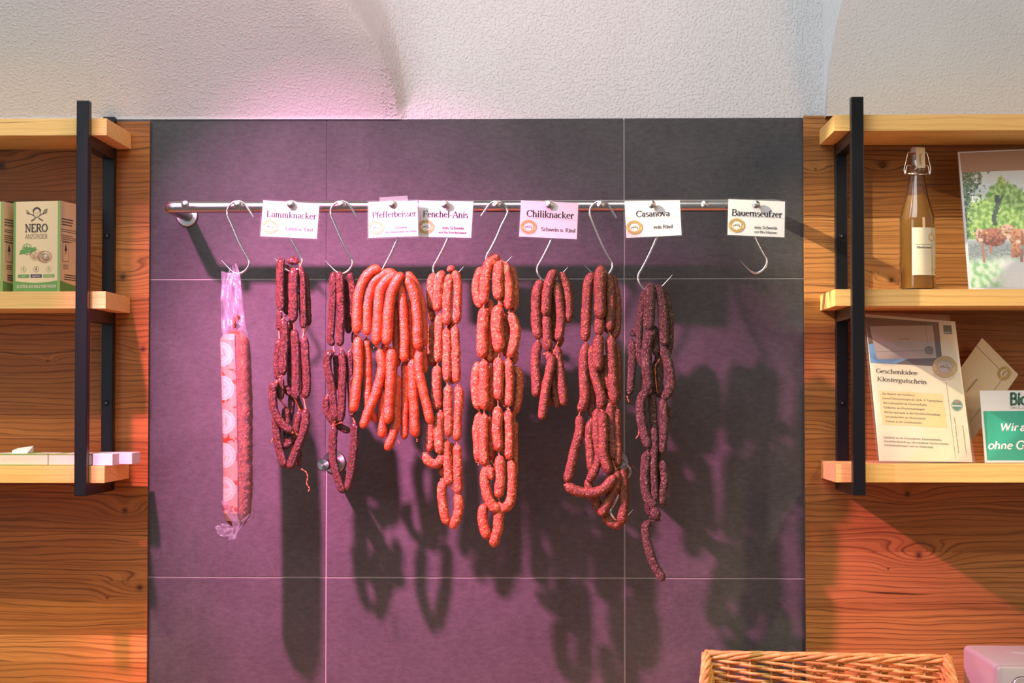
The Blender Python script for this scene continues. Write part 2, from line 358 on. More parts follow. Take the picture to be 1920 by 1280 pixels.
# ------------------------------------------------------------------ stroke lettering
def A(cx, cy, rx, ry, a0=0, a1=360, n=None):
    n = n or max(4, int(abs(a1 - a0) / 30))
    return [(cx + rx * math.cos(R(a0 + (a1 - a0) * i / n)), cy + ry * math.sin(R(a0 + (a1 - a0) * i / n))) for i in range(n + 1)]
def ST(x, y0, y1, lo=1, hi=1):
    o = [[(x, y0), (x, y1)]]
    if lo: o.append(('s', x - .075, x + .075, y0))
    if hi == 1: o.append(('s', x - .075, x + .075, y1))
    if hi == 2: o.append(('s', x - .08, x, y1))
    return o
GL = {
 'a': (.42, [A(.19, .30, .12, .14, 165, 0), [(.31, .30), (.31, .05), (.39, .02)], A(.18, .125, .12, .12, 70, 330)]),
 'b': (.49, ST(.1, 0, .68, 0, 2) + [A(.26, .225, .16, .215)]), 'c': (.42, [A(.23, .225, .17, .215, 45, 315)]),
 'd': (.5, ST(.38, 0, .68, 0, 2) + [A(.23, .225, .16, .215), [(.38, .02), (.46, .02)]]), 'e': (.43, [A(.22, .225, .17, .215, 8, 318), ('s', .06, .39, .26)]),
 'f': (.32, ST(.13, 0, .52, 1, 0) + [A(.24, .52, .11, .15, 180, 40), ('s', .02, .28, .44)]),
 'g': (.46, [A(.21, .30, .14, .145), A(.22, -.09, .18, .10), [(.12, .18), (.09, .08), (.2, .02)], ('s', .33, .42, .43)]),
 'h': (.5, ST(.1, 0, .68, 1, 2) + [A(.24, .28, .14, .16, 170, 0)] + ST(.38, 0, .28, 1, 0)), 'i': (.26, ST(.13, 0, .45, 1, 2) + [('d', .13, .61)]),
 'j': (.26, ST(.13, -.08, .45, 0, 2) + [A(.05, -.08, .08, .1, 0, -110), ('d', .13, .61)]),
 'k': (.49, ST(.1, 0, .68, 1, 2) + [('t', (.12, .18), (.38, .44)), [(.20, .26), (.42, 0)], ('s', .28, .44, .45), ('s', .34, .5, 0)]), 'l': (.26, ST(.13, 0, .68, 1, 2)),
 'm': (.76, ST(.1, 0, .45, 1, 2) + [A(.23, .28, .13, .16, 170, 0)] + ST(.36, 0, .28, 1, 0) + [A(.49, .28, .13, .16, 170, 0)] + ST(.62, 0, .28, 1, 0)),
 'n': (.5, ST(.1, 0, .45, 1, 2) + [A(.24, .28, .14, .16, 170, 0)] + ST(.38, 0, .28, 1, 0)), 'o': (.48, [A(.24, .225, .19, .215)]),
 'p': (.5, ST(.1, -.21, .45, 1, 2) + [A(.26, .225, .17, .215)]), 'q': (.5, ST(.39, -.21, .45, 1, 0) + [A(.23, .225, .17, .215)]),
 'r': (.34, ST(.11, 0, .45, 1, 2) + [A(.23, .28, .12, .15, 165, 55), ('d', .29, .39)]),
 's': (.37, [A(.18, .335, .12, .10, 30, 260), A(.18, .12, .13, .115, 80, -150)]),
 't': (.29, [[(.14, .57), (.14, .08)], A(.21, .08, .07, .07, 180, 300), ('s', .03, .26, .44)]),
 'u': (.5, [('s', .02, .1, .44), [(.1, .44), (.1, .15)], A(.23, .15, .13, .14, 180, 330), ('s', .30, .38, .44), [(.38, .44), (.38, .02), (.46, .02)]]),
 'v': (.48, [[(.06, .44), (.24, 0)], ('t', (.24, 0), (.42, .44)), ('s', 0, .16, .45), ('s', .33, .48, .45)]),
 'w': (.7, [[(.06, .44), (.21, 0)], ('t', (.21, 0), (.35, .44)), [(.35, .44), (.5, 0)], ('t', (.5, 0), (.64, .44)), ('s', 0, .15, .45), ('s', .56, .7, .45)]),
 'x': (.48, [[(.06, .44), (.42, 0)], ('t', (.06, 0), (.42, .44)), ('s', 0, .15, .45), ('s', .33, .48, 0), ('s', 0, .15, 0), ('s', .33, .48, .45)]),
 'y': (.48, [[(.06, .44), (.24, .02)], ('t', (.42, .44), (.2, -.1), (.08, -.2)), ('s', 0, .16, .45), ('s', .33, .48, .45)]),
 'z': (.42, [('s', .06, .36, .44), [(.36, .44), (.06, .01)], ('s', .05, .38, .01)]),
 'A': (.68, [('t', (.08, 0), (.33, .66)), [(.33, .66), (.60, 0)], ('s', .18, .48, .22), ('s', 0, .18, 0), ('s', .5, .69, 0)]),
 'B': (.62, ST(.13, 0, .66) + [[(.13, .66), (.34, .66)], A(.34, .505, .15, .155, 90, -90), [(.34, .35), (.13, .35)], [(.36, .35), (.36, .35)], A(.36, .175, .19, .175, 90, -90), [(.36, 0), (.13, 0)]]),
 'C': (.63, [A(.34, .33, .28, .33, 40, 320), [(.555, .66), (.555, .5)]]), 'D': (.68, ST(.13, 0, .66) + [[(.13, .66), (.3, .66)], A(.3, .33, .31, .33, 90, -90), [(.3, 0), (.13, 0)]]),
 'E': (.58, ST(.13, 0, .66) + [[(.13, .66), (.5, .66), (.5, .56)], [(.13, .34), (.38, .34)], [(.13, 0), (.52, 0), (.52, .12)]]),
 'F': (.54, ST(.13, 0, .66) + [[(.13, .66), (.5, .66), (.5, .55)], [(.13, .34), (.38, .34), (.38, .42)]]),
 'G': (.68, [A(.35, .33, .29, .33, 40, 350), [(.57, 0.05), (.57, .28)], ('s', .45, .66, .29)]), 'H': (.70, ST(.13, 0, .66) + ST(.57, 0, .66) + [('s', .13, .57, .34)]),
 'I': (.30, ST(.15, 0, .66)), 'J': (.38, ST(.24, .12, .66, 0) + [A(.13, .12, .11, .13, 0, -150)]),
 'K': (.68, ST(.13, 0, .66) + [('t', (.15, .28), (.54, .66)), [(.27, .38), (.58, 0)], ('s', .44, .62, .66), ('s', .48, .7, 0)]),
 'L': (.58, ST(.13, 0, .66) + [[(.13, 0), (.52, 0), (.52, .14)]]), 'M': (.85, [('t', (.13, 0), (.13, .66)), [(.13, .66), (.42, .02)], ('t', (.42, .02), (.71, .66)), [(.71, .66), (.71, 0)], ('s', .04, .16, .66), ('s', .04, .22, 0), ('s', .6, .82, 0), ('s', .68, .8, .66)]),
 'N': (.70, [('t', (.13, 0), (.13, .66)), [(.13, .66), (.57, 0)], ('t', (.57, 0), (.57, .66)), ('s', .03, .15, .66), ('s', .04, .22, 0), ('s', .48, .66, .66)]),
 'O': (.70, [A(.35, .33, .29, .33)]), 'P': (.56, ST(.13, 0, .66) + [[(.13, .66), (.32, .66)], A(.32, .48, .18, .18, 90, -90), [(.32, .30), (.13, .30)]]),
 'R': (.64, ST(.13, 0, .66) + [[(.13, .66), (.32, .66)], A(.32, .49, .17, .17, 90, -90), [(.32, .32), (.13, .32)], [(.3, .32), (.54, 0)], ('s', .47, .66, 0)]),
 'S': (.54, [A(.27, .49, .17, .16, 30, 260), A(.27, .17, .19, .17, 85, -155), [(.43, .64), (.43, .53)], [(.09, .03), (.09, .14)]]),
 'T': (.60, ST(.3, 0, .66, 1, 0) + [[(.05, .55), (.05, .66), (.55, .66), (.55, .55)]]), 'U': (.70, [[(.13, .66), (.13, .22)], A(.35, .22, .22, .22, 180, 360), ('t', (.57, .22), (.57, .66)), ('s', .04, .22, .66), ('s', .48, .66, .66)]),
 'V': (.68, [[(.08, .66), (.34, 0)], ('t', (.34, 0), (.6, .66)), ('s', 0, .18, .66), ('s', .5, .68, .66)]),
 'W': (.92, [[(.08, .66), (.28, 0)], ('t', (.28, 0), (.46, .66)), [(.46, .66), (.66, 0)], ('t', (.66, 0), (.84, .66)), ('s', 0, .18, .66), ('s', .74, .92, .66)]),
 'Z': (.60, [[(.1, .52), (.1, .66), (.52, .66)], [(.52, .66), (.07, 0)], [(.07, 0), (.54, 0), (.54, .13)]]),
 '2': (.5, [A(.24, .48, .17, .18, 160, -30), [(.39, .39), (.07, 0)], [(.07, 0), (.44, 0)]]), '5': (.5, [[(.42, .66), (.13, .66), (.11, .37)], A(.23, .2, .19, .2, 120, -150)]),
 '-': (.32, [[(.04, .21), (.27, .21)]]), '.': (.22, [('d', .1, .03)]), ',': (.22, [('d', .1, .03), [(.11, .02), (.07, -.08)]]), '/': (.34, [[(.02, 0), (.3, .68)]]), '&': (.7, [A(.28, .5, .12, .15), A(.26, .18, .2, .18, 60, 330), [(.2, .42), (.6, 0)]]),
 ' ': (.25, []), '*': (.34, [('d', .14, .22)]),
}
for b_, u_ in (('a', 'ä'), ('o', 'ö'), ('u', 'ü')):
    w_, s_ = GL[b_]; GL[u_] = (w_, s_ + [('d', w_ * .3, .6), ('d', w_ * .68, .6)])
for b_, u_ in (('U', 'Ü'), ('O', 'Ö')):
    w_, s_ = GL[b_]; GL[u_] = (w_, s_ + [('d', w_ * .32, .80), ('d', w_ * .66, .80)])

def text2d(txt, T=.095, t=.035, serif=True, spacing=0.0, slant=0.0):
    """-> (list of polygons in em units, total width)"""
    polys = []; x = 0
    def seg(pts, force=None):
        n = len(pts); L = []
        for i, p in enumerate(pts):
            a = pts[max(0, i - 1)]; b = pts[min(n - 1, i + 1)]; dx, dy = b[0] - a[0], b[1] - a[1]; l = math.hypot(dx, dy) or 1
            w = (t + (T - t) * (abs(dy) / l) ** 1.6) if force is None else force
            nx, ny = -dy / l * w / 2, dx / l * w / 2; L.append(((p[0] + nx, p[1] + ny), (p[0] - nx, p[1] - ny)))
        for (a, b), (c, d) in zip(L, L[1:]): polys.append([(q[0] + x + slant * q[1], q[1]) for q in (a, b, d, c)])
    for ch in txt:
        w, st = GL.get(ch, GL[' '])
        for s in st:
            if isinstance(s, tuple):
                if s[0] == 's':
                    if serif: seg([(s[1], s[3]), (s[2], s[3])], t)
                    elif s[2] - s[1] > .17 and ch in 'eftAHGz': seg([(s[1], s[3]), (s[2], s[3])], t)
                elif s[0] == 'd':
                    r_ = max(T * .55, .04); polys.append([(p[0] + x + slant * p[1], p[1]) for p in A(s[1], s[2], r_, r_, 0, 315, 7)])
                elif s[0] == 't': seg(list(s[1:]), t)
            elif len(s) > 1 and s[0] != s[1]: seg(s)
        x += w + spacing
    return polys, x - spacing

class Sheet:
    """a flat print surface: four corners in world space; pixel positions on it are found by inverse bilinear"""
    def __init__(s, quad_px, depths, lift=0.0004):
        s.q = [Vector(q) for q in quad_px]
        s.c = [P(q[0], q[1], d) for q, d in zip(quad_px, depths)]      # TL TR BR BL
        n0 = (s.c[2] - s.c[3]).cross(s.c[0] - s.c[3]); ey = Vector((0, -DIST, 0)); ry = s.c[1] - ey
        s.c[1] = ey + ry * ((s.c[0] - ey).dot(n0) / ry.dot(n0))
        s.n = (s.c[3] - s.c[0]).cross(s.c[1] - s.c[0]).normalized()
        if s.n.y > 0: s.n = -s.n
        s.lift = lift
    def uv3(s, u, v, l=0):
        p = s.c[0].lerp(s.c[1], u).lerp(s.c[3].lerp(s.c[2], u), v); return p + s.n * l
    def uv(s, x, y):
        a, b, c, d = s.q; u = v = .5
        for _ in range(12):
            p = a.lerp(b, u).lerp(d.lerp(c, u), v); e = Vector((x, y)) - p
            du = (b - a).lerp(c - d, v); dv = (d - a).lerp(c - b, u); det = du.x * dv.y - du.y * dv.x
            u += (e.x * dv.y - e.y * dv.x) / det; v += (du.x * e.y - du.y * e.x) / det
        return u, v
    def at(s, x, y, l=0): return s.uv3(*s.uv(x, y), l)
    def poly(s, pts, name, mat, parent, l=1, thick=0.0):
        mb = MB(); a = [s.at(x, y, s.lift * l) for x, y in pts]; mb.add(a, [tuple(range(len(a)))]); return mb.build(name, mat, parent, recalc=False)
    def text(s, mb, txt, p0, p1, cap, l=2, **kw):
        """text baseline from pixel p0 to p1 (fitted), cap height in pixels"""
        polys, w = text2d(txt, **kw); p0 = Vector(p0); p1 = Vector(p1); ex = (p1 - p0) / w
        d = (p1 - p0).normalized(); ey = Vector((d.y, -d.x)) * (cap / .66)
        for pl in polys:
            a = [s.at(*(p0 + ex * q[0] + ey * q[1]), s.lift * l) for q in pl]; mb.add(a, [tuple(range(len(a)))])
    def line(s, mb, p0, p1, w, l=2):
        p0 = Vector(p0); p1 = Vector(p1); d = (p1 - p0).normalized(); n = Vector((-d.y, d.x)) * w / 2
        a = [s.at(*q, s.lift * l) for q in (p0 + n, p1 + n, p1 - n, p0 - n)]; mb.add(a, [(0, 1, 2, 3)])
    def ring(s, mb, c, rx, ry, rx2, ry2, rot=0, l=2, n=28, a0=0, a1=360):
        vs = []
        cr, sr = math.cos(R(rot)), math.sin(R(rot))
        for i in range(n + 1):
            a = R(a0 + (a1 - a0) * i / n)
            for (x, y) in ((rx, ry), (rx2, ry2)):
                X, Y = x * math.cos(a), y * math.sin(a); vs.append(s.at(c[0] + X * cr - Y * sr, c[1] + X * sr + Y * cr, s.lift * l))
        mb.add(vs, [(2 * i, 2 * i + 1, 2 * i + 3, 2 * i + 2) for i in range(n)])
    def arctext(s, mb, txt, c, rx, ry, a0, a1, cap, rot=0, l=3, **kw):
        """letters along an arc, angles in degrees (0 = right, 90 = down in pixel space)"""
        ws = [GL.get(ch, GL[' '])[0] for ch in txt]; tot = sum(ws); acc = 0; cr, sr = math.cos(R(rot)), math.sin(R(rot))
        sg = 1 if a1 > a0 else -1
        for ch, w in zip(txt, ws):
            a = R(a0 + (a1 - a0) * (acc + w / 2) / tot); acc += w; em = cap / .66
            bx, by = rx * math.cos(a), ry * math.sin(a)
            tx, ty = -math.sin(a) * sg, math.cos(a) * sg; ux, uy = (ty, -tx)
            polys, _ = text2d(ch, **kw)
            for pl in polys:
                vs = []
                for q in pl:
                    X = bx + tx * (q[0] - w / 2) * em + ux * (q[1] - .0) * em; Y = by + ty * (q[0] - w / 2) * em + uy * q[1] * em
                    vs.append(s.at(c[0] + X * cr - Y * sr, c[1] + X * sr + Y * cr, s.lift * l))
                mb.add(vs, [tuple(range(len(vs)))])
    def seal(s, c, rx, ry, parent, rot=0, inner='paper_white', gold='gold_ink', ink='gold_dark', motto=True):
        mb = MB(); s.ring(mb, c, rx, ry, rx * .60, ry * .60, rot, 2); ob = mb.build('seal', gold, parent, recalc=False)
        mb = MB(); s.ring(mb, c, rx * .6, ry * .6, .01, .01, rot, 2); mb.build('seal_center', inner, ob, recalc=False)
        mb = MB()
        s.ring(mb, c, rx, ry, rx * .965, ry * .965, rot, 3); s.ring(mb, c, rx * .63, ry * .63, rx * .595, ry * .595, rot, 3)
        s.arctext(mb, 'BENEDIKTINERABTEI', c, rx * .70, ry * .70, 188, 352, ry * .17, rot, T=.12, t=.06)
        s.arctext(mb, 'PLANKSTETTEN', c, rx * .90, ry * .90, 150, 30, ry * .17, rot, T=.12, t=.06)
        if motto: s.arctext(mb, 'Leben aus dem Ursprung', c, rx * 1.2, ry * 1.2, 140, 40, ry * .12, rot, T=.09, t=.05)
        cr, sr = math.cos(R(rot)), math.sin(R(rot))
        def q(x, y): return (c[0] + x * rx * cr - y * ry * sr, c[1] + x * rx * sr + y * ry * cr)
        def pl(pts): mb.add([s.at(*q(*p_), s.lift * 3) for p_ in pts], [tuple(range(len(pts)))])
        # little abbey: long roof, two pointed towers, gate block
        pl([(-.42, .02), (-.36, -.06), (.30, .0), (.30, .08), (-.42, .10)]); pl([(.02, -.08), (.07, -.30), (.12, -.08)]); pl([(.16, -.08), (.21, -.30), (.26, -.08)])
        pl([(.30, -.02), (.42, -.02), (.42, .24), (.30, .22)]); pl([(-.42, .14), (-.34, .14), (-.34, .22), (-.42, .22)]); pl([(-.2, -.12), (-.12, -.16), (-.04, -.1), (-.1, -.04), (-.2, -.05)])
        mb.build('seal_print', ink, ob, recalc=False)
        return ob

# ================================================================== THE SETTING
# back wall with tiles
wall = MB().box(P(-500, 700).x, P(2500, 700).x, 0.0016, 0.05, P(960, 1900).z, P(960, 222.5, 0).z).build('wall_back', 'grout'); wall['kind'] = 'structure'
wall['_o'] = [0, 0, 0]
xs = [P(280, 700).x, P(612, 700).x, P(1170.5, 700).x, P(1507, 700).x]
zs = [P(1000, 222.5).z, P(1000, 522.3).z, P(1000, 1083).z, P(1000, 1645).z]
g = 0.0016
for i in range(3):
    for j in range(3):
        MB().box(xs[i] + (g if i else 0), xs[i + 1] - (g if i < 2 else 0), random.uniform(-.0003, .0003), 0.0016, zs[j + 1] + g, zs[j] - (g if j else 0), 0.0008).build('tile', 'charcoal_tile', wall)

MB().box(xs[1] - g, xs[1] + g, .0008, .0016, P(612, 870).z, zs[0]).build('joint_filler', 'charcoal_tile', wall)

# vaulted plaster above
AR = [(222, 766), (175, 764), (140, 759), (87, 750), (53, 740.6), (0, 725), (-120, 672), (-260, 590), (-420, 470)]
SL = [(222, 743), (178, 737.5), (134, 719), (87, 687), (53, 656), (0, 609), (-120, 480), (-260, 300), (-420, 60)]
RI = [(216, 1546), (194, 1547), (123, 1553.5), (65, 1565), (0, 1581), (-120, 1620), (-260, 1690), (-420, 1800)]
RO = [(213, 1550), (129, 1558), (65, 1569), (0, 1587), (-120, 1628), (-260, 1700), (-420, 1812)]
def interp(tab, y):
    for (a, xa), (b, xb) in zip(tab, tab[1:]):
        if b <= y <= a: return xa + (xb - xa) * (a - y) / (a - b)
    return tab[0][1] if y > tab[0][0] else tab[-1][1]
def vault():
    mb = MB(); ys = [224 - (224 + 420) * (k / 90) ** 1.2 for k in range(91)]; rows = []
    for y in ys:
        h = max(0.0, (222 - y)) / 222
        dl = 0.006 + 0.20 * min(h, 3) ** 1.1; dr = 0.05 + 0.09 * min(h, 3)
        a, s_, ri, ro = interp(AR, y), interp(SL, y), interp(RI, y), interp(RO, y)
        cols = [(-600 + (s_ + 600) * k / 16, dl - .0015 * 0, None) for k in range(16)]
        for k in range(13):
            u = k / 12; e = u * u * (3 - 2 * u); cols.append((s_ + (a - s_) * u, dl * (1 - (0.25 * u + 0.75 * e)) if u < 1 else 0.0, None))
        cols += [(a + (ri - a) * (k / 14), 0.0, None) for k in range(1, 15)]
        for k in range(1, 7):
            u = k / 6; cols.append((ri + (ro - ri) * u, dr * math.sin(u * math.pi / 2), None))
        cols += [(ro + (2600 - ro) * (k / 14), dr, None) for k in range(1, 15)]
        rows.append([P(x, y, 0) + Vector((0, -d, 0)) if False else Vector((P(x, y, d).x, -d + 0.0008, P(x, y, 0).z)) for x, d, _ in cols])
    n = len(rows[0]); mb.add([v for r in rows for v in r], [(i * n + j, i * n + j + 1, (i + 1) * n + j + 1, (i + 1) * n + j) for i in range(len(rows) - 1) for j in range(n - 1)])
    o = mb.build('ceiling', 'white_stipple_plaster', smooth=50, recalc=False); o['kind'] = 'structure'
vault()
# plaster ledge that closes the vault onto the top of the tiles
led = MB().box(P(-500, 222).x, P(2500, 222).x, 0.0025, 0.05, P(1000, 226).z, P(1000, 220.5).z).build('trim_1', 'white_stipple_plaster'); led['kind'] = 'structure'

# wooden wall panels
def panel(label, x0p, x1p, yedges, tints, mat, side):
    x0, x1 = P(x0p, 700, .008).x, P(x1p, 700, .008).x
    t = thing('wall_panel', label, 'wall panel', ((x0 + x1) / 2, 0, P(960, 1700).z), 'wooden panels flanking the tiles')
    MB().box(x0 + .001, x1 - .001, -0.003, 0.0, P(960, 1690).z, P(960, yedges[0] + 1).z).build('backing_board', 'backing_dark', t)
    for a, b, tn in zip(yedges, yedges[1:], tints):
        MB().box(x0, x1, -0.009 - random.uniform(0, .0006), -0.0025, P(960, b, .008).z + .0001, P(960, a, .008).z - .0001, 0.0003).build('plank', mat, t).color = (tn, tn ** 1.25, tn ** 1.6, 1)
    return t
panel('wooden panel of horizontal knotty planks left of the grey tiles', -330, 278.5, [225, 389, 416, 556, 655, 785, 822, 998, 1090, 1192, 1243, 1350, 1500, 1690], [.80, .95, 1.18, .9, .85, 1.1, .82, 1.0, .95, 1.5, 1.2, 1, 1], 'left_panel_wood', -1)
panel('wooden panel of horizontal knotty planks right of the grey tiles', 1508.5, 2330, [219, 258, 410, 565, 700, 780, 940, 1033, 1128, 1225, 1345, 1500, 1690], [1.0, .72, 1.2, .8, .85, .95, .85, 1.05, .9, 1.3, 1, 1], 'right_panel_wood', 1)
counter_z = -0.715
o = MB().box(-1.9, 1.5, -1.0, -0.03, counter_z - .04, counter_z, .004).build('trim_2', 'counter_wood'); o['kind'] = 'structure'

# ================================================================== SHELVES
SF = 0.215
def shelf_unit(label, x_end, side, tops, post_front, post_rear, ptop, pbot, ys_ref, lab_end):
    """side -1: shelf runs off to the left of x_end, +1: runs off to the right"""
    xe = P(x_end, 560, SF).x; far = xe + side * 0.62 if side < 0 else xe + 0.62
    t = thing('wall_shelf', label, 'shelf', (xe, -0.01, P(ys_ref, pbot, .24).z), 'steel framed oak wall shelves')
    fx0, fx1 = P(post_front[0], 560, .24).x, P(post_front[1], 560, .24).x
    rx0, rx1 = fx0, fx1
    zt, zb = P(ys_ref, ptop, .24).z, P(ys_ref, pbot, .24).z
    pw = fx1 - fx0
    MB().box(fx0, fx1, -.24, -.24 + pw, zb, zt, .0016).build('post', 'black_steel', t)
    MB().box(rx0, rx1, -.0315, -.0095, zb, zt, .0016).build('post', 'black_steel', t)
    MB().box(fx0 + .0005, fx1 - .0005, -.24 + pw - .001, -.0305, zb, zb + pw, .0012).build('crossbar', 'black_steel', t)
    for (yt, yb) in tops:
        z1, z0 = P(ys_ref, yt, SF).z, P(ys_ref, yb, SF).z
        n0, n1 = rx0 - .001, rx1 + .001
        if side < 0: poly = [(far, -SF), (xe, -SF), (xe, -.0095), (n1, -.0095), (n1, -.0325), (n0, -.0325), (n0, -.0095), (far, -.0095)]
        else: poly = [(xe, -SF), (far, -SF), (far, -.0095), (n1, -.0095), (n1, -.0325), (n0, -.0325), (n0, -.0095), (xe, -.0095)]
        b = MB().prism(poly, z0, z1).build('shelf_board', 'shelf_oak', t)
        if yb < 800:
            MB().box(fx0 + .0005, fx1 - .0005, -.24 + pw - .001, -.0305, z0 - pw - .0003, z0 - .0003, .0012).build('crossbar', 'black_steel', t)
    # fixing screws on the rear post
    for sy in ((442, 755) if True else ()):
        c = P(ys_ref, sy, .0315); cx = rx0 + pw * .45
        mb = MB().lathe([(.0001, .0), (.0045, .0), (.0055, .0012), (.0055, .003)], (cx, -.0347, c.z), 'Y', 18); s_ = mb.build('screw', 'black_steel', t, smooth=40)
        MB().lathe([(.0018, 0), (.0018, .0012)], (cx, -.0352, c.z), 'Y', 6).build('screw_socket', 'silver_dark', s_)
    # second frame off frame far side
    return t
TL_ = [(222, 253.5), (546, 578), (873, 905)]
TR_ = [(215, 245), (542, 573), (870, 904)]
shelf_unit('oak shelf unit left of the tiles holding kraft fire starter boxes', 198, -1, TL_, (141, 164), None, 188, 930, 150, None)
shelf_unit('oak shelf unit right of the tiles holding bottle, photo and brochures', 1566, 1, TR_, (1598, 1621.5), None, 181, 929, 1600, None)
shelfz = lambda x, y: P(x, y, SF).z

# ================================================================== RAIL
BD = 0.177
rail_c = P(600, 387.2, BD); rl = thing('hanging_rail', 'long brushed steel rail with twelve round peg heads across the tiles', 'rail', (P(890, 387).x, 0, rail_c.z))
xl = P(317, 387, BD).x; xr = P(1462, 387, BD).x; zr = rail_c.z
path = [Vector((xl, 0, zr)), Vector((xl, -BD + .02, zr))] + [Vector((xl + .014 * (1 - math.cos(a)), -BD + .014 - .014 * math.sin(a), zr)) for a in [R(k) for k in (0, 15, 30, 45, 60, 75, 90)]]
path += [Vector((xr - .014 * (1 - math.cos(a)), -BD + .014 - .014 * math.sin(a), zr)) for a in [R(k) for k in (90, 75, 60, 45, 30, 15, 0)]] + [Vector((xr, -BD + .02, zr)), Vector((xr, 0, zr))]
MB().tube(path, 0.0118, 28).build('rail_tube', 'brushed_steel', rl, smooth=60)
for cx in (xl, xr):
    MB().lathe([(.0222, 0.0), (.0222, -.0035), (.0205, -.005), (.012, -.0052)], (cx, 0, zr), 'Y', 40).build('wall_flange', 'turned_steel', rl, smooth=30)
KN = [348, 446, 546, 640, 737, 835, 931, 1030, 1126, 1222, 1321, 1417]
for kx in KN:
    c = P(kx, 383.5, .205); c.z = P(kx, 383.5, .205).z
    ex = .0045 if kx == 737 else 0
    k = MB().lathe([(.0075, 0.0), (.0076, -.0015), (.0070, -.0022), (.0045, -.0033), (.0006, -.0046)], (c.x, -.2085 - ex, c.z), 'Y', 32).build('peg_head', 'turned_steel', rl, smooth=25)
    MB().lathe([(.0030, .0), (.0030, -.0225 - ex)], (c.x, -.187, c.z), 'Y', 14).build('peg_stem', 'hook_steel', k, smooth=50)

def standoff(px, py, label):
    c = P(px, py, 0); t = thing('wall_standoff', label, 'wall mount', (c.x, 0, c.z), 'round steel standoffs on the tiles')
    MB().lathe([(.0232, 0.0), (.0232, -.0035), (.0215, -.005), (.012, -.0052)], c, 'Y', 40).build('wall_flange', 'turned_steel', t, smooth=30)
    MB().lathe([(.0118, -.004), (.0118, -.174), (.0108, -.1765), (.0008, -.177)], c, 'Y', 30).build('standoff_rod', 'turned_steel', t, smooth=30)
standoff(626.5, 865.3, 'round steel standoff low on tiles behind the dark looped sausages')
standoff(1157, 866, 'round steel standoff low on tiles behind the chilli sausage cluster')

# ---- S hooks
HT = [(890, 320), (850, 258), (808, 200), (762, 176), (712, 186), (668, 225), (652, 275), (662, 320), (700, 405), (760, 545), (818, 655), (846, 705), (846, 755), (808, 806), (752, 830), (700, 808), (645, 755), (600, 705)]
def s_hook(kx, ky, mirror, s, label, d=.1965, name='meat_hook', group='steel meat hooks'):
    pts = []
    for (x, y) in HT:
        dx, dy = (x - 750) / 4.8, (y - 210) / 4.8
        if mirror: dx = -dx
        sy = s if dy > 0 else 1.0
        pts.append(P(kx + dx * (1 + (s - 1) * (.9 if dy > 30 else .1)), ky + (dy * sy), d))
    c = spline(pts, 6); n = len(c); tl = 16
    rr = [.0024] * n
    for k in range(tl): rr[n - 1 - k] = .0024 * (0.12 + .88 * k / tl)
    o = MB().tube(c, rr, 10).build(name, 'hook_steel', None, smooth=60, origin=P(kx, ky, d))
    return tag(o, label, 'hook', group)
s_hook(446, 384, False, 1.0, 'steel meat hook holding the wrapped salami bag')
s_hook(546, 384, False, .97, 'steel meat hook behind the leftmost card, holding glossy dark red sausages')
s_hook(640, 384, False, 1.0, 'fully visible steel hook holding the short dark sausage chain with open loop')
s_hook(737, 384, True, 1.26, 'steel meat hook behind the taped card, holding the wide orange bunch')
s_hook(835, 384, True, 1.12, 'steel meat hook behind the partly covered card right of the taped one')
s_hook(931, 384, True, .93, 'fully visible steel hook holding the longest central sausage chain')
s_hook(1030, 384, True, 1.13, 'steel meat hook behind the fourth card, holding the short brownish red bunch')
s_hook(1126, 384, False, 1.06, 'uncovered steel hook holding the chain with the sideways curved link')
s_hook(1222, 384, True, 1.27, 'long steel hook holding the dry dark brown chain at right')
s_hook(1417, 384, False, .99, 'empty steel meat hook below the rightmost card')
s_hook(1162, 872, True, .80, 'steel meat hook on the low standoff, mostly behind chilli sausages', d=.150)

# ---- cards
def sign(name_txt, q, head, subs, label, d, order):
    """head: (u0,u1,vbase,cap) ; subs: [(text,u0,u1,vbase,cap)]"""
    sh = Sheet(q, d if isinstance(d, (list, tuple)) else [d] * 4, .00025)
    c = sh.uv3(.5, 1); t = thing('name_card', label, 'sign', c, 'laminated name cards on the rail')
    mb = MB(); f = [sh.uv3(u, v, 0.0009) for u, v in ((0, 0), (1, 0), (1, 1), (0, 1))]; mb.add(f, [(0, 1, 2, 3)]); mb.build('laminate', 'laminate_film', t, recalc=False)
    mu, mv = .027, .040
    a = [sh.uv3(u, v, 0) for u, v in ((mu, mv), (1 - mu, mv), (1 - mu, 1 - mv), (mu, 1 - mv))]; b = [p + Vector((0, .0006, 0)) for p in a]
    MB().add(a + b, [(0, 1, 2, 3), (7, 6, 5, 4), (0, 4, 5, 1), (1, 5, 6, 2), (2, 6, 7, 3), (3, 7, 4, 0)]).build('paper', 'paper_white', t)
    def px(u, v):
        A_, B_, C_, D_ = sh.q; return A_.lerp(B_, u).lerp(D_.lerp(C_, u), v)
    mb = MB(); sh.text(mb, name_txt, px(head[0], head[2]), px(head[1], head[2] + .0), head[3], T=.125, t=.05); mb.build('lettering', 'ink_black', t, recalc=False)
    mb = MB()
    for (s_, u0, u1, v, cap) in subs: sh.text(mb, s_, px(u0, v), px(u1, v), cap, T=.13, t=.07)
    mb.build('lettering', 'ink_grey', t, recalc=False)
    mb = MB(); sh.line(mb, px(.03, .475), px(.97, .475), .4); mb.build('printed_line', 'faint_line', t, recalc=False)
    ang = math.degrees(math.atan2(q[1][1] - q[0][1], q[1][0] - q[0][0]))
    sh.seal(px(.175, .705), 15.2, 12.9, t, ang)
    return t
sign('Lammknacker', [(491, 372.4), (602, 379.2), (596.4, 450.4), (485, 445.2)], (.10, .94, .455, 11.5), [('Lamm u. Rind', .44, .90, .775, 6.6)], 'laminated name card leftmost on the rail, tilted, brightly lit', .2035, 0)
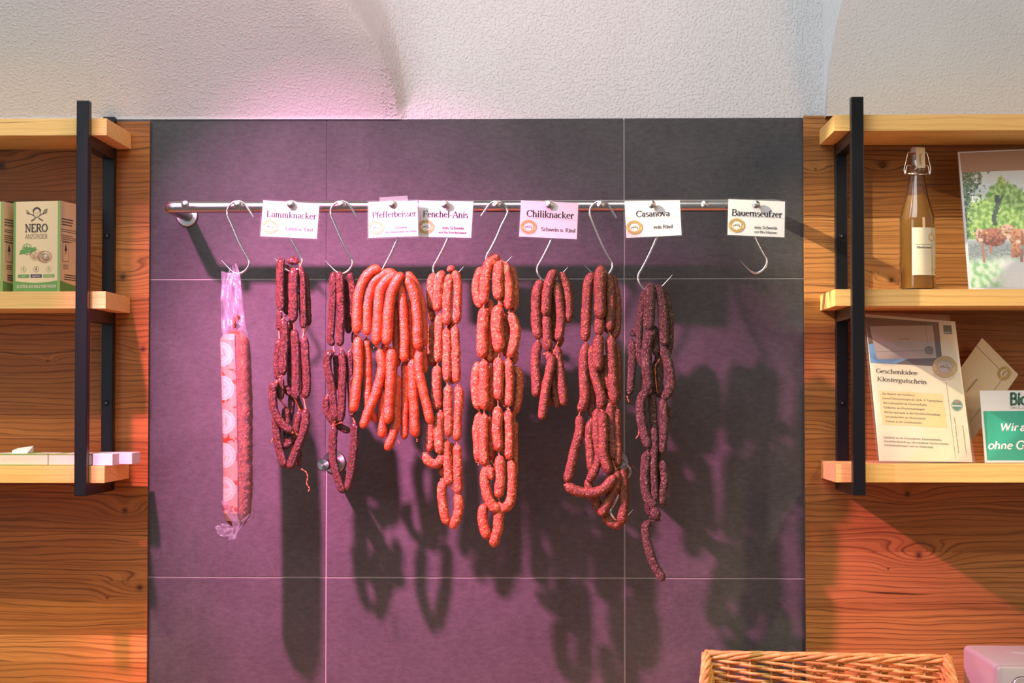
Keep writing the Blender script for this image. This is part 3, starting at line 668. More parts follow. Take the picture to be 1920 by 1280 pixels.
sign('Fenchel-Anis', [(782.6, 372.4), (890.6, 374.7), (886, 448.6), (779, 446.5)], (.11, .90, .455, 11.2), [('rein Schwein', .46, .84, .76, 5.6), ('mit Bio-Fenchelsamen', .40, .89, .865, 4.2)], 'laminated name card with hyphenated title, covered and shaded at its left edge', .2020, 0)
sign('Pfefferbeisser', [(688, 376), (785.5, 372.6), (786.5, 445.2), (688.4, 448.6)], (.10, .94, .45, 11.2), [('Schwein', .53, .77, .755, 5.4), ('mit aromatischem Bio-Pfeffer', .36, .95, .855, 3.8)], 'laminated name card with clear tape on top, overlapping the card to its right', (.201, .221, .221, .201), 0)
sign('Chiliknacker', [(974, 372.3), (1087.6, 377.6), (1084.4, 451.4), (970, 446)], (.13, .905, .445, 12), [('Schwein u. Rind', .38, .945, .79, 6.8)], 'pink-tinged laminated name card above the short brownish red bunch', .2035, 0)
sign('Casanova', [(1168, 374), (1277.5, 372.3), (1281, 443.4), (1171.4, 449)], (.21, .79, .445, 11), [('rein Rind', .50, .83, .76, 6.4)], 'laminated name card above the dry dark brown sausage chain', .2035, 0)
sign('Bauernseufzer', [(1362.7, 370), (1475, 375), (1473.8, 447.8), (1361, 443)], (.085, .925, .455, 11.5), [('rein Schwein', .47, .85, .77, 5.6), ('mit Bio-Majoran', .47, .85, .88, 4.4)], 'laminated name card rightmost on the rail above the empty hook', .2035, 0)
# strip of clear tape on the Pfefferbeisser card's top edge
tp = Sheet([(711, 370), (764, 366.5), (765, 377), (713, 380)], [.2075, .2185, .2185, .2075])
tag(MB().add([tp.uv3(u, v) for u, v in ((0, 0), (1, 0), (1, 1), (0, 1))] + [tp.uv3(u, v, .0003) for u, v in ((0, 0), (1, 0), (1, 1), (0, 1))], [(0, 1, 2, 3), (7, 6, 5, 4), (0, 4, 5, 1), (1, 5, 6, 2), (2, 6, 7, 3), (3, 7, 4, 0)]).build('tape_strip', 'acrylic_sheet', None, origin=tp.uv3(.5, 1)), 'strip of clear tape on top edge of a name card', 'tape')

# ================================================================== SAUSAGES
def sausage(parent, pts, r, layer, mat, sd, base, name='sausage', seg=18, wr=1.0, wob=1.0):
    w3 = [P(x, y, base + layer * .0135) for x, y in pts]
    c = spline(w3, 8); L0 = 0
    rm = r * (DIST - base) / F
    c, L = resample(c, .0021)
    n = len(c); rr = []; off = Vector((sd * 3.1, sd * 1.7, sd * 0.9))
    for i in range(n):
        s_ = i / (n - 1) * L; e = min(s_, L - s_); k = min(1, e / (rm * 1.7))
        f = math.sqrt(max(0, 1 - (1 - k) ** 2.3)); f = max(.13, f)
        f *= 1 + wob * .07 * noise.noise(c[i] * 45 + off) + .05 * noise.noise(c[i] * 120 + off)
        rr.append(rm * f)
    for i in range(n): c[i] = c[i] + noise.noise_vector(c[i] * 30 + off) * rm * .12 * wob
    # extra end rings for a round cap
    mb = MB(); mb.tube(c, rr, seg)
    vs = []
    for idx, v in enumerate(mb.v):
        i = idx // seg; cc = c[i]; dv = Vector(v) - cc
        a = noise.noise(Vector(v) * 260 + off) * .08 + noise.noise(Vector(v) * 560 + off) * .05
        vs.append(cc + dv * (1 + a * wr))
    mb.v = vs
    return mb.build(name, mat, parent, smooth=True)

def bunch(name, label, cat, mat, base, items, links=22, strings=(), anchor=None, group='sausage bunches on the rail', shade=None):
    a = P(*(anchor or items[0][0][0]), base); t = thing(name, label, cat, a, group)
    ends = []
    for i, (pts, r, layer) in enumerate(items):
        sausage(t, pts, r, layer, mat, i + len(items) * 3, base)
        ends.append((Vector(pts[0]), Vector(pts[-1]), layer))
    for i, (s0, e0, l0) in enumerate(ends):
        best = None
        for j, (s1, e1, l1) in enumerate(ends):
            if i == j: continue
            d = (s1 - e0).length
            if d < links and s1.y > e0.y - 3 and abs(l0 - l1) <= 1.5 and (best is None or d < best[0]): best = (d, s1, l1)
        if best and best[0] > 2:
            p0 = P(*e0, base + l0 * .0135); p1 = P(*best[1], base + best[2] * .0135)
            q0 = p0 + (p0 - p1) * .1; m = p0.lerp(p1, .5)
            MB().tube([p0 + (p0 - p1) * .25, p0, m, p1, p1 + (p1 - p0) * .25], [.0026, .0019, .0011, .0019, .0026], 7).build('casing_twist', 'casing_string' if mat != 'beef_meat' else mat, t, smooth=True)
    for st in strings:
        c = spline([P(x, y, base + .01) for x, y in st], 5)
        MB().tube(c, [.0011 + .0006 * math.sin(i * 1.7) for i in range(len(c))], 6).build('casing_tail', 'casing_string', t, smooth=True)
    return t

B2 = [
 ([(533, 484), (527.5, 492), (526.3, 510), (525, 542), (526.8, 584)], 8.3, 1), ([(550, 501), (550, 542), (550, 604)], 9.6, 1.2), ([(538, 491), (550, 489), (561, 493)], 8, -.2),
 ([(563, 499), (566, 520), (567, 545), (569, 616)], 7.6, .6), ([(571, 508), (576, 560), (578, 611)], 6.8, -.6), ([(537, 495), (537, 540), (538, 590)], 7, -.4), ([(524, 583), (523, 620)], 5.8, 0),
 ([(531, 598), (533, 632), (532, 670), (530, 703)], 8.6, 1), ([(524, 634), (520, 670), (520, 712)], 6.8, .3), ([(552, 617), (554.7, 658), (555, 700), (554.5, 750)], 8.2, 1), ([(569, 629), (572, 659), (574.5, 698), (575, 728), (569.5, 747)], 8, .8),
 ([(543, 600), (544, 640), (545, 690), (546, 740)], 7.5, -1), ([(562, 640), (563, 690), (564, 740)], 6.5, -1.2),
 ([(519, 716), (511.5, 727.5), (511.5, 750), (516, 774), (527.5, 793), (549, 811)], 8, 1.6), ([(526, 706), (526.5, 731), (525.6, 750)], 7.2, .6), ([(533, 722), (540, 734), (548, 741)], 7, -.2),
 ([(516, 780), (520, 817.5), (525, 846), (534, 877)], 7.8, .8), ([(573, 766), (572.5, 795), (565, 821), (554, 849), (542, 880)], 8.4, 1.2), ([(562, 768), (556, 795), (553, 820)], 7, .2),
 ([(535, 762), (537, 795), (539, 826), (531, 843)], 8, -.2), ([(546, 738), (546, 762), (541, 795)], 6.5, -1), ([(559, 826), (560, 850), (560, 876)], 5.6, -.4), ([(554, 812), (542, 830), (532, 838)], 8.5, .4), ([(556, 742), (560, 756), (566, 768)], 5.5, -.4)]
bunch('sausage_chain', 'chain of glossy dark red thin sausages under the leftmost card', 'sausages', 'lamb_meat', .193, B2,
      strings=[[(565, 879), (574, 885), (577, 894), (575, 906), (580, 915), (578, 922)], [(512, 800), (513, 815), (509, 830)]], group=None)
B3 = [
 ([(627, 509), (624, 530), (624, 560), (621.5, 614), (619.7, 635), (625, 648)], 7.4, .6), ([(637, 508), (638.5, 551), (639.4, 596), (637, 650)], 8.2, 1), ([(654.7, 509), (661, 542), (663.7, 580), (664, 600)], 7.6, .3), ([(650, 520), (652, 560), (653, 625)], 6.8, -.6),
 ([(626, 658), (615, 668), (615, 690), (621, 719), (625, 758), (628, 790)], 7.8, 1), ([(629, 664), (631, 700), (632, 729)], 5.8, -.2), ([(640, 655), (643, 686), (641, 749), (638.5, 792)], 7.8, 1), ([(655.6, 658), (656.5, 700), (658, 729), (661, 782)], 6.8, .4), ([(664.6, 620), (664, 645)], 5.8, -.5),
 ([(615.4, 741), (611.5, 760), (619, 782), (631, 795.5), (656, 810)], 7, -.2), ([(626, 797), (624, 836.5), (627, 875.5), (644, 924)], 7.6, .5), ([(665, 791), (664, 836.5), (659, 875.5), (651, 920)], 7.6, .5)]
bunch('sausage_chain', 'short chain of dark red thin sausages ending in an open loop', 'sausages', 'lamb_meat', .186, B3, group=None)
B4 = [
 ([(716, 506), (701, 506), (683.5, 522), (672.7, 551), (669, 587), (669, 626)], 9.4, 1.4), ([(743, 511), (723, 511), (701.4, 529), (691.5, 556), (688, 587), (688, 629)], 8.6, 1.2), ([(748, 513), (730, 520), (714, 542), (709.5, 571), (707.7, 605), (706, 648)], 9.6, 1.5), ([(756, 511), (743, 527), (734, 551), (729, 578), (726.6, 605), (725.7, 648)], 10, 1.8),
 ([(750, 528), (755, 569), (758, 614), (758, 679)], 8.8, 1), ([(759, 518), (775, 545.5), (782, 587), (783, 632), (785, 657)], 9.6, 1.4), ([(762, 510), (779, 531), (789.5, 569), (795, 614), (795, 650)], 7.6, .4), ([(739, 560), (743, 632), (744.5, 688)], 7.8, -.3), ([(768, 560), (770, 610), (773, 677)], 7.4, -.2),
 ([(671, 631), (672, 690), (668, 729), (662, 773)], 9.2, 1), ([(687, 634), (690, 690), (689.6, 729), (691.5, 762), (706, 791)], 8, .2), ([(711, 654), (716, 690), (707, 729), (691.5, 768), (679, 804)], 9, 1.2), ([(734, 652), (733, 690), (730.6, 739), (726, 795)], 9.8, 1.3), ([(721, 640), (723, 680), (721, 720)], 7.6, .2),
 ([(744, 702), (742, 758), (741, 800), (725, 845)], 8.6, .4), ([(719, 730), (718, 770), (716, 821)], 9, .2), ([(760, 676), (760, 749), (758, 824)], 8, -.2), ([(772.6, 672), (775.5, 749), (779, 820)], 9.4, .6), ([(786, 655), (785, 690), (793, 729), (803, 770), (808, 795)], 8.8, 1), ([(794, 650), (795, 700)], 7.4, .1)]
bunch('sausage_chain', 'wide bunch of bright orange-red smooth slim sausages', 'sausages', 'pepper_meat', .207, B4, strings=[[(702, 650), (700, 653)], [(782, 822), (782, 828)], [(747, 826), (749, 831)]], group=None)
B5 = [
 ([(815, 512), (809, 530), (808.5, 555), (813, 580)], 8.8, .2), ([(832, 507), (824, 525), (821, 550), (820, 584)], 9.8, 1), ([(843, 513), (839, 554), (838, 610)], 8.9, 1.2), ([(852, 507), (858, 543), (856, 608)], 8.8, 1), ([(838, 508), (846, 504), (852, 509)], 7.6, 0), ([(806, 560), (808, 580), (812, 603)], 7, -.6),
 ([(824, 588), (822, 627.6), (821, 680)], 9, .9), ([(811, 607), (807, 649), (812, 688)], 8.4, -.4), ([(837, 615), (838, 659), (838, 716)], 8.8, 1.1), ([(853, 611), (854, 659), (856, 719)], 9, 1), ([(846, 600), (847, 660), (848, 720)], 7, -.8),
 ([(820, 685), (818, 720), (818, 745), (820, 768)], 9.8, .9), ([(839, 721), (840, 740), (840.5, 775), (841, 819)], 9, 1.1), ([(858, 721), (861, 745), (858, 787), (857, 827)], 8.9, 1), ([(826, 770), (822, 800), (823, 825), (825, 851)], 9.6, 1.2), ([(806, 792), (807, 822), (804, 847)], 8.4, .4),
 ([(796, 850), (802, 863), (815, 870), (826, 862), (831, 848)], 8.8, .8), ([(836, 824), (838.6, 857), (843, 910)], 8.8, .9), ([(847, 830), (848, 860), (849, 900)], 7, -.6), ([(857, 833), (858.5, 869), (859, 928)], 8.8, 1), ([(829, 868), (830, 893)], 7, -.3), ([(831, 899), (828.5, 930), (832, 958), (840, 984)], 8.9, .6), ([(856, 923), (861, 946), (857, 970), (847, 992)], 9.4, .9)]
bunch('sausage_chain', 'chain of orange-red fat-flecked sausages beside the wide smooth orange bunch', 'sausages', 'fennel_meat', .193, B5, group=None)
B6 = [
 ([(929, 484), (915, 498), (909, 530), (907.5, 571)], 10, 1), ([(903, 500), (895, 527), (895, 555), (903, 578)], 9.2, .2), ([(936, 488), (934, 522), (935, 563)], 11, 1.4), ([(948, 492), (953, 533), (955, 581)], 9.8, 1.1), ([(958, 498), (965.5, 543), (963, 583)], 8, .2), ([(919, 491), (928, 484), (938, 488)], 8.5, -.4),
 ([(906.5, 576), (904, 627.6), (904, 672)], 10.6, 1), ([(919, 560), (918, 598)], 8.4, -.2), ([(917, 598), (918, 640), (916, 682)], 9, -.2), ([(935, 570), (933, 612), (936, 662)], 12, 1.4), ([(942, 552), (942, 577)], 8.4, .1), ([(955, 586), (965.5, 615), (963, 645), (954, 672)], 10.2, 1), ([(966, 655), (961, 684)], 8.4, 0), ([(946.5, 590), (948, 630), (947, 668)], 8.6, -.4), ([(930, 650), (930, 700)], 8, -.6),
 ([(897, 678), (892, 712), (893, 745), (898, 768)], 9.4, .6), ([(907, 674), (907, 720), (908, 769)], 9.8, 1.1), ([(935, 669), (935, 712), (934, 751)], 10, 1.3), ([(953, 671), (955, 720), (953.4, 763)], 9.2, 1), ([(963, 686), (974, 706), (972, 745), (965, 778)], 8, 0), ([(919, 688), (920, 735), (919, 772)], 8.6, -.2), ([(944, 690), (944, 760)], 7.5, -.5),
 ([(899.5, 773), (894.5, 810), (897, 866)], 8.4, .4), ([(908, 775), (906.5, 822), (909, 874)], 9, 1), ([(934, 761), (932, 801), (935, 847)], 9.9, 1.2), ([(953, 767), (955, 810), (955, 863)], 9.3, 1), ([(965, 788), (964, 834), (965, 893)], 7.2, -.2), ([(919, 780), (921, 820), (921, 862)], 8.4, -.2), ([(944, 772), (944, 850)], 8, -.5),
 ([(915, 872), (909, 895), (912, 922), (922, 945), (939, 960)], 9.9, 1), ([(920, 875), (921, 900)], 6.5, 1.5), ([(936, 853), (938, 892), (934.7, 934)], 10, 1.2), ([(957, 862), (960, 900), (956, 940), (940, 959)], 9.9, .9), ([(908, 944), (905.4, 968), (908, 990), (915, 1011)], 10, .3), ([(937, 940), (935, 974), (932.4, 998), (923, 1026)], 10, .6)]
bunch('sausage_chain', 'longest chain of plump orange-red sausages on the central hook', 'sausages', 'fennel_meat', .193, B6, strings=[[(897, 866), (897, 872)], [(920, 862), (926, 872), (926, 884)]], group=None)
B7 = [
 ([(1015, 523), (1006, 550), (1005, 596.5), (1010, 637)], 9.6, .8), ([(1043, 505), (1034, 518), (1026, 548), (1023, 593)], 9.6, 1.2), ([(1042, 526), (1048, 565), (1051, 601), (1047, 641)], 9, .7), ([(1050, 510), (1062, 534), (1067, 571), (1065, 605)], 8.6, .5), ([(1025, 588), (1026, 628), (1028, 659)], 9.6, .8), ([(1015, 600), (1015, 630)], 7, -.4), ([(1056, 630), (1046, 645), (1040, 650)], 6.8, -.1), ([(1037, 545), (1038, 590), (1040, 640)], 7, -.6),
 ([(1009, 639), (1005, 665), (1005, 690), (1006, 745)], 9.4, .6), ([(1023, 663), (1034, 674), (1029, 700), (1022, 735), (1016, 788)], 9, 1.2), ([(1043, 648), (1048, 681), (1054, 730), (1058, 761)], 9, .6), ([(1036, 690), (1040, 725), (1045, 765)], 7.5, 0), ([(1030, 720), (1032, 760)], 7.4, -.4), ([(1024, 662), (1036, 659)], 6, .5)]
bunch('sausage_chain', 'short bunch of brownish red sausages right of the longest chain', 'sausages', 'chili_meat', .193, B7, group=None)
B8 = [
 ([(1112, 510), (1103, 535), (1099.5, 590), (1097.6, 640)], 9.8, .5), ([(1127, 497), (1125, 533), (1125, 575), (1126, 599)], 11.6, 1.4), ([(1140, 512), (1145, 554), (1143, 622)], 9.6, .7), ([(1147, 515), (1155.5, 560), (1156, 613), (1148, 635)], 8.8, 0), ([(1124, 590), (1123, 629)], 10.2, 1), ([(1123, 626), (1121, 660), (1122, 695)], 10.8, 1.2), ([(1134, 575), (1137, 622)], 7, 0),
 ([(1099, 643), (1094, 681), (1096, 730), (1095, 752), (1087, 774)], 9.6, .5), ([(1110, 647), (1113, 690), (1120, 720), (1127, 745), (1126, 767)], 9.6, .7), ([(1145, 630), (1147, 681), (1150, 730), (1153, 760)], 10.4, .7), ([(1134, 665), (1139, 700), (1143, 735)], 8, .2), ([(1155, 645), (1159, 700), (1157, 752)], 7.6, -.3), ([(1109, 700), (1110, 740), (1109, 781)], 7.6, -.5), ([(1142, 715), (1144, 750)], 8.4, -.1), ([(1128, 690), (1127, 740)], 8.5, -.1),
 ([(1086, 778), (1087, 805), (1077, 846), (1063, 906)], 9.2, .5), ([(1108, 787), (1104, 815), (1107, 848), (1109, 884)], 8.6, .5), ([(1119, 766), (1118.6, 814), (1123, 855), (1114, 884), (1103, 905)], 8.8, .7), ([(1129, 770), (1132, 814), (1132, 850), (1143, 889)], 9.8, 1.3), ([(1143, 752), (1146, 804), (1148, 862)], 9.8, .5), ([(1156, 764), (1156.5, 814), (1159, 876)], 9.2, .3),
 ([(1060, 909), (1082.7, 921), (1108, 924), (1131, 916), (1147, 900), (1152, 890)], 10.2, 1.7), ([(1103, 896), (1105, 915), (1114, 932), (1127, 964)], 8.8, .2), ([(1155, 880), (1154, 909), (1141, 938), (1125, 968)], 10, .9), ([(1165, 878), (1169, 909), (1169, 950), (1163, 985)], 9.8, .4), ([(1131, 962), (1146, 980), (1166, 986)], 8.4, .1), ([(1148, 850), (1152, 890)], 8, -.2)]
bunch('sausage_chain', 'long brown-red sausage chain with a sideways curved link near its bottom', 'sausages', 'chili_meat', .193, B8, group=None)
B9 = [
 ([(1219, 530), (1218, 565), (1215.6, 620)], 11.2, 1.2), ([(1234, 533), (1243, 576.6), (1245, 649)], 9.8, 1), ([(1246, 540), (1256, 598), (1255, 660)], 7.2, .1), ([(1209, 545), (1202, 585), (1198, 630), (1199, 664), (1206, 688)], 6.8, .4), ([(1200, 614), (1184, 629)], 8.2, -.6), ([(1185, 637), (1185, 686), (1179.5, 742)], 8.2, 0),
 ([(1226, 615), (1214, 640), (1213, 686), (1216, 733)], 9.8, 1), ([(1226, 610), (1229, 640), (1230, 668)], 7.8, .2), ([(1244, 650), (1254, 690), (1258, 722), (1243, 750)], 9.4, .9), ([(1235, 658), (1236, 697), (1238, 745)], 7.8, -.2), ([(1209, 660), (1208, 735)], 6.5, -.6), ([(1226, 680), (1226, 740)], 7, -.6),
 ([(1216, 731), (1203, 748), (1202, 775), (1207, 808), (1218, 840)], 9.6, .9), ([(1244, 748), (1245, 785), (1244, 815), (1241, 851)], 8.6, .7), ([(1222, 735), (1225, 780), (1228, 812)], 7.6, 0), ([(1226, 800), (1227, 834), (1225, 886), (1228, 940)], 7.4, .8), ([(1214, 845), (1209, 886), (1213, 930), (1232, 952)], 9.4, .8), ([(1241, 862), (1246, 899), (1241, 930), (1244, 947)], 8.2, .6),
 ([(1224, 948), (1234, 975)], 9.8, .9), ([(1214, 940), (1219, 966)], 7.6, -.2), ([(1218, 976), (1211, 990), (1214.5, 1020), (1227, 1059), (1245, 1089)], 8.6, .4), ([(1252, 762), (1259, 784)], 6.6, -.1), ([(1236, 815), (1237, 880), (1236, 930)], 7, -.6)]
bunch('sausage_chain', 'rightmost chain of dry dark brown wrinkled sausages', 'sausages', 'beef_meat', .193, B9,
      strings=[[(1199, 795), (1198, 806), (1197, 815), (1192, 822)], [(1237, 673), (1229, 685), (1229, 705), (1232, 735)], [(1176, 742), (1178, 750), (1180, 753)]], group=None)

# ---- the wrapped salami
sal = thing('wrapped_salami', 'single thick salami in a clear printed bag on the leftmost hook', 'salami', P(445, 620, .19))
sp = [(440, 616), (442, 640), (446, 740), (447, 850), (446, 930), (443, 988)]
sausage(sal, sp, 26.5, 0, 'salami_skin', 5, .185, 'salami', seg=64, wr=.35, wob=.2)
def grid_mesh(fn, colfn, nx, ny, name, mat, parent):
    vs = [fn(i / nx, j / ny) for j in range(ny + 1) for i in range(nx + 1)]
    fs = [(j * (nx + 1) + i, j * (nx + 1) + i + 1, (j + 1) * (nx + 1) + i + 1, (j + 1) * (nx + 1) + i) for j in range(ny) for i in range(nx)]
    o = MB().add(vs, fs).build(name, mat, parent, smooth=True, recalc=False)
    if colfn:
        ca = o.data.color_attributes.new('Col', 'FLOAT_COLOR', 'POINT'); buf = []
        for j in range(ny + 1):
            for i in range(nx + 1): buf += [*colfn(i / nx, j / ny), 1.0]
        ca.data.foreach_set('color', buf)
    return o
def sal_center(v):
    y = 626 + v * (975 - 626); x = 441 + 6 * math.sin(v * math.pi * .62); return P(x, y, .185)
def lab_fn(u, v):
    c = sal_center(v); rr = .0294 * (1 + .012 * noise.noise(Vector((u * 3, v * 14, 2)))) * (1 - .25 * max(0, (.03 - v) / .03) - .2 * max(0, (v - .96) / .04))
    a = R(-205 + 122 * u)                                  # from the back-left round to the front
    return c + Vector((math.cos(a) * rr, math.sin(a) * rr, 0))
def lab_col(u, v):
    red = (0.20, 0.028, 0.012); pink = (0.23, 0.16, 0.11); white = (0.30, 0.31, 0.23)
    n = noise.noise(Vector((u * 9, v * 40, 0))); c = pink
    if .10 < v < .96 and noise.noise(Vector((u * 3 + 5, v * 22, 4))) + .55 * noise.noise(Vector((u * 12, v * 70, 1))) > .20: c = red
    for k, cv in enumerate((.11, .29, .47, .65, .83)):
        dx = (u - .52) * 1.15; dy = (v - cv) * 349 / 46
        rr = math.hypot(dx, dy)
        if rr < .50: c = white
        if .40 < rr < .43 or .24 < rr < .26: c = (0.25, 0.2, 0.14)
        if rr < .22 and n > .12: c = (0.24, 0.19, 0.13)
    return c
grid_mesh(lab_fn, lab_col, 44, 300, 'printed_film', 'film_print', sal)
def bag_sheet(pts_l, pts_r, d0, amp, name, nx=14, ny=30, seed=0):
    L_ = spline([P(x, y, d0) for x, y in pts_l], 10); R_ = spline([P(x, y, d0) for x, y in pts_r], 10)
    L_, _ = resample(L_, .001); R_, _ = resample(R_, .001)
    def fn(u, v):
        a = L_[min(len(L_) - 1, int(v * (len(L_) - 1)))]; b = R_[min(len(R_) - 1, int(v * (len(R_) - 1)))]; p = a.lerp(b, u)
        w = noise.noise(Vector((u * 5 + seed, v * 4, seed))) + .5 * abs(noise.noise(Vector((u * 9 + v * 6, v * 9, seed + 3))))
        return p + Vector((0, -amp * w, 0))
    return grid_mesh(fn, None, nx, ny, name, 'bag_film', sal)
bag_sheet([(415, 508), (415, 550), (414, 600), (420, 645)], [(449, 517), (453, 540), (459, 600), (466, 632)], .196, .010, 'bag_neck', seed=1)
bag_sheet([(432, 500), (426, 520), (418, 560), (424, 600)], [(443, 493), (450, 514), (452, 560), (457, 612)], .203, .008, 'bag_neck', seed=4)
bag_sheet([(425, 512), (436, 530), (440, 560)], [(450, 510), (452, 530), (454, 562)], .206, .006, 'bag_neck', seed=9)
bag_sheet([(414, 940), (424, 960), (436, 985), (428, 1012)], [(424, 935), (438, 958), (450, 980), (442, 1010)], .214, .0025, 'bag_tail', seed=6)
bag_sheet([(403, 987), (408, 1000), (417, 1006)], [(424, 980), (436, 990), (438, 1004)], .205, .0025, 'bag_tail', seed=11)
bag_sheet([(440, 985), (442, 1000), (436, 1012)], [(469, 962), (455, 985), (443, 1002)], .203, .002, 'bag_tail', seed=13)
def bag_shell(u, v):
    c = sal_center(v); rr = .0312 + .0012 * noise.noise(Vector((u * 6, v * 26, 7))); a = R(-90 + 130 * u)
    return c + Vector((math.cos(a) * rr, math.sin(a) * rr, 0))
MATS_film2 = m_film('bag_film_thin', (0.85, 0.75, 0.85), 0.05, 0.14, 0.05)
grid_mesh(bag_shell, None, 24, 70, 'bag_shell', 'bag_film_thin', sal)
tie = MB().tube(spline([P(445, 592, .197), P(441, 604, .200), P(438, 618, .197)], 6), [.008 - .006 * (i / 12) for i in range(13)], 10).build('casing_tip', 'salami_skin', sal, smooth=True)

# ================================================================== LEFT SHELF THINGS
def carton(px_fr, py_bot, d_front, w, h, dep, yaw, label, printed=True, group='fire starter cartons'):
    """px_fr: pixel x of front right corner; py_bot irrelevant (stands on shelf)"""
    z0 = shelfz(100, 546) + .0004; fr = P(px_fr, 500, d_front); fr.z = z0; ca, sa = math.cos(R(yaw)), math.sin(R(yaw))
    ex = Vector((-ca, sa, 0)); ey = Vector((sa, ca, 0))           # to the left along the front, and to the back
    c = [fr + ex * w, fr, fr + ey * dep, fr + ex * w + ey * dep]
    t = thing('fire_starter_box', label, 'box', fr.lerp(c[3], .5), group)
    vs = [p for p in c] + [p + Vector((0, 0, h)) for p in c]
    bm = MB().add(vs, [(0, 3, 2, 1), (4, 5, 6, 7), (0, 1, 5, 4), (1, 2, 6, 5), (2, 3, 7, 6), (3, 0, 4, 7)]).build('carton', 'kraft_card', t)
    def face(o_, eu, W_):
        def f(u, v, l=1): n = eu.cross(Vector((0, 0, 1))).normalized(); n = n if n.y < 0 or (abs(n.y) < .5 and n.x > 0) else -n; return o_ + eu * (u * W_) + Vector((0, 0, v * h)) + n * (.00025 * l)
        return f
    return t, face(c[0], -ex, w), face(fr, ey, dep)
def carton_print(t, ff, fs, w, h, dep):
    def poly(f, pts, mat, name, l=1): return MB().add([f(u, v, l) for u, v in pts], [tuple(range(len(pts)))]).build(name, mat, t, recalc=False)
    def txt(f, W_, mbm, s_, u0, u1, v, cap, l=3, **kw):
        polys, tw = text2d(s_, **kw); 
        for pl in polys: mbm.add([f(u0 + (u1 - u0) * q[0] / tw, v + q[1] / .66 * cap, l) for q in pl], [tuple(range(len(pl)))])
    # green frame and bottom band (curved top)
    poly(ff, [(0, 0), (.05, 0), (.05, 1), (0, 1)], 'green_print', 'green_edge'); poly(ff, [(.945, 0), (1, 0), (1, 1), (.945, 1)], 'green_pale', 'green_edge')
    arc = [(.05 + .895 * k / 12, .125 - .022 * math.sin(math.pi * k / 12)) for k in range(13)]
    poly(ff, [(.05, 0), (.945, 0)] + arc[::-1], 'green_print', 'green_band', 1)
    a = w / h
    mb = MB()
    txt(ff, w, mb, 'NERO', .25, .735, .665, .082, T=.15, t=.085)
    mb.build('lettering', 'brown_ink', t, recalc=False)
    mb = MB(); txt(ff, w, mb, 'ANZÜNDER', .25, .735, .59, .046, T=.07, t=.05); mb.build('lettering', 'brown_ink', t, recalc=False)
    mb = MB(); txt(ff, w, mb, '25 STÜCK AUS HOLZ UND WACHS', .08, .92, .048, .030, T=.17, t=.12); mb.build('lettering', 'cream_ink', t, recalc=False)
    # emblem: laurel-crowned head over crossed fork and spatula
    mb = MB()
    def ring(cx, cy, r0, r1, a0=0, a1=360, n=20, sy=1):
        vs = []
        for k in range(n + 1):
            an = R(a0 + (a1 - a0) * k / n)
            for rr in (r0, r1): vs.append(ff(cx + rr * math.cos(an), cy + rr * sy * a * math.sin(an), 3))
        mb.add(vs, [(2 * k, 2 * k + 1, 2 * k + 3, 2 * k + 2) for k in range(n)])
    def ln(x0, y0, x1, y1, wd):
        dx, dy = x1 - x0, (y1 - y0) / a; l = math.hypot(dx, dy); nx, ny = -dy / l * wd / 2, dx / l * wd / 2 * a
        mb.add([ff(x0 + nx, y0 + ny, 3), ff(x1 + nx, y1 + ny, 3), ff(x1 - nx, y1 - ny, 3), ff(x0 - nx, y0 - ny, 3)], [(0, 1, 2, 3)])
    ring(.50, .868, .066, .078, 150, 390, sy=1.15); ring(.50, .885, .056, .086, 15, 165, 16)
    for k in range(9):
        an = R(10 + 20 * k); ring(.50 + .082 * math.cos(an), .885 + .082 * a * math.sin(an), .001, .013, n=6)
    ln(.47, .872, .49, .875, .008); ln(.515, .875, .535, .872, .008); ln(.505, .868, .505, .85, .006); ln(.485, .838, .522, .838, .006)
    ln(.30, .875, .43, .845, .014); ln(.57, .845, .65, .87, .014); ln(.38, .782, .47, .812, .022); ln(.54, .812, .63, .785, .022)
    for k in (-1, 0, 1): ln(.27, .892 + k * .016, .345, .866 + k * .012, .008)
    for k in range(4): ln(.64 + k * .022, .858 + k * .006, .655 + k * .022, .898 + k * .004, .009)
    ln(.635, .858, .72, .876, .008); ln(.65, .898, .725, .914, .008)
    mb.build('emblem_print', 'brown_ink', t, recalc=False)
    # wood-wool nest sketch
    mb = MB(); rnd = random.Random(3)
    for k in range(26):
        ring(.68 - .18 * (k % 3 == 0) + rnd.uniform(-.03, .03), .385 + rnd.uniform(-.012, .012) + .03 * (k % 3 == 0), .035 + k * .0042, .040 + k * .0042, rnd.uniform(0, 200), rnd.uniform(260, 520), 14, sy=.8)
    mb.build('sketch_print', 'sketch_brown', t, recalc=False)
    poly(ff, [(.66 + .10 * math.cos(R(x)), .385 + .085 * a * math.sin(R(x))) for x in range(0, 360, 30)], 'cream_ink', 'sketch_fill', 1.6)
    # round green badge with ribbon and trees
    mb = MB(); ring(.30, .475, .100, .110, n=26); 
    mb.add([ff(*q, 3) for q in ((.13, .415), (.15, .462), (.485, .497), (.485, .452))], [(0, 1, 2, 3)])
    for cx, s_ in ((.24, .02), (.29, .034), (.35, .02)): mb.add([ff(cx - .035, .475, 3), ff(cx + .035, .483, 3), ff(cx, .49 + s_, 3)], [(0, 1, 2)])
    mb.build('badge_print', 'green_print', t, recalc=False)
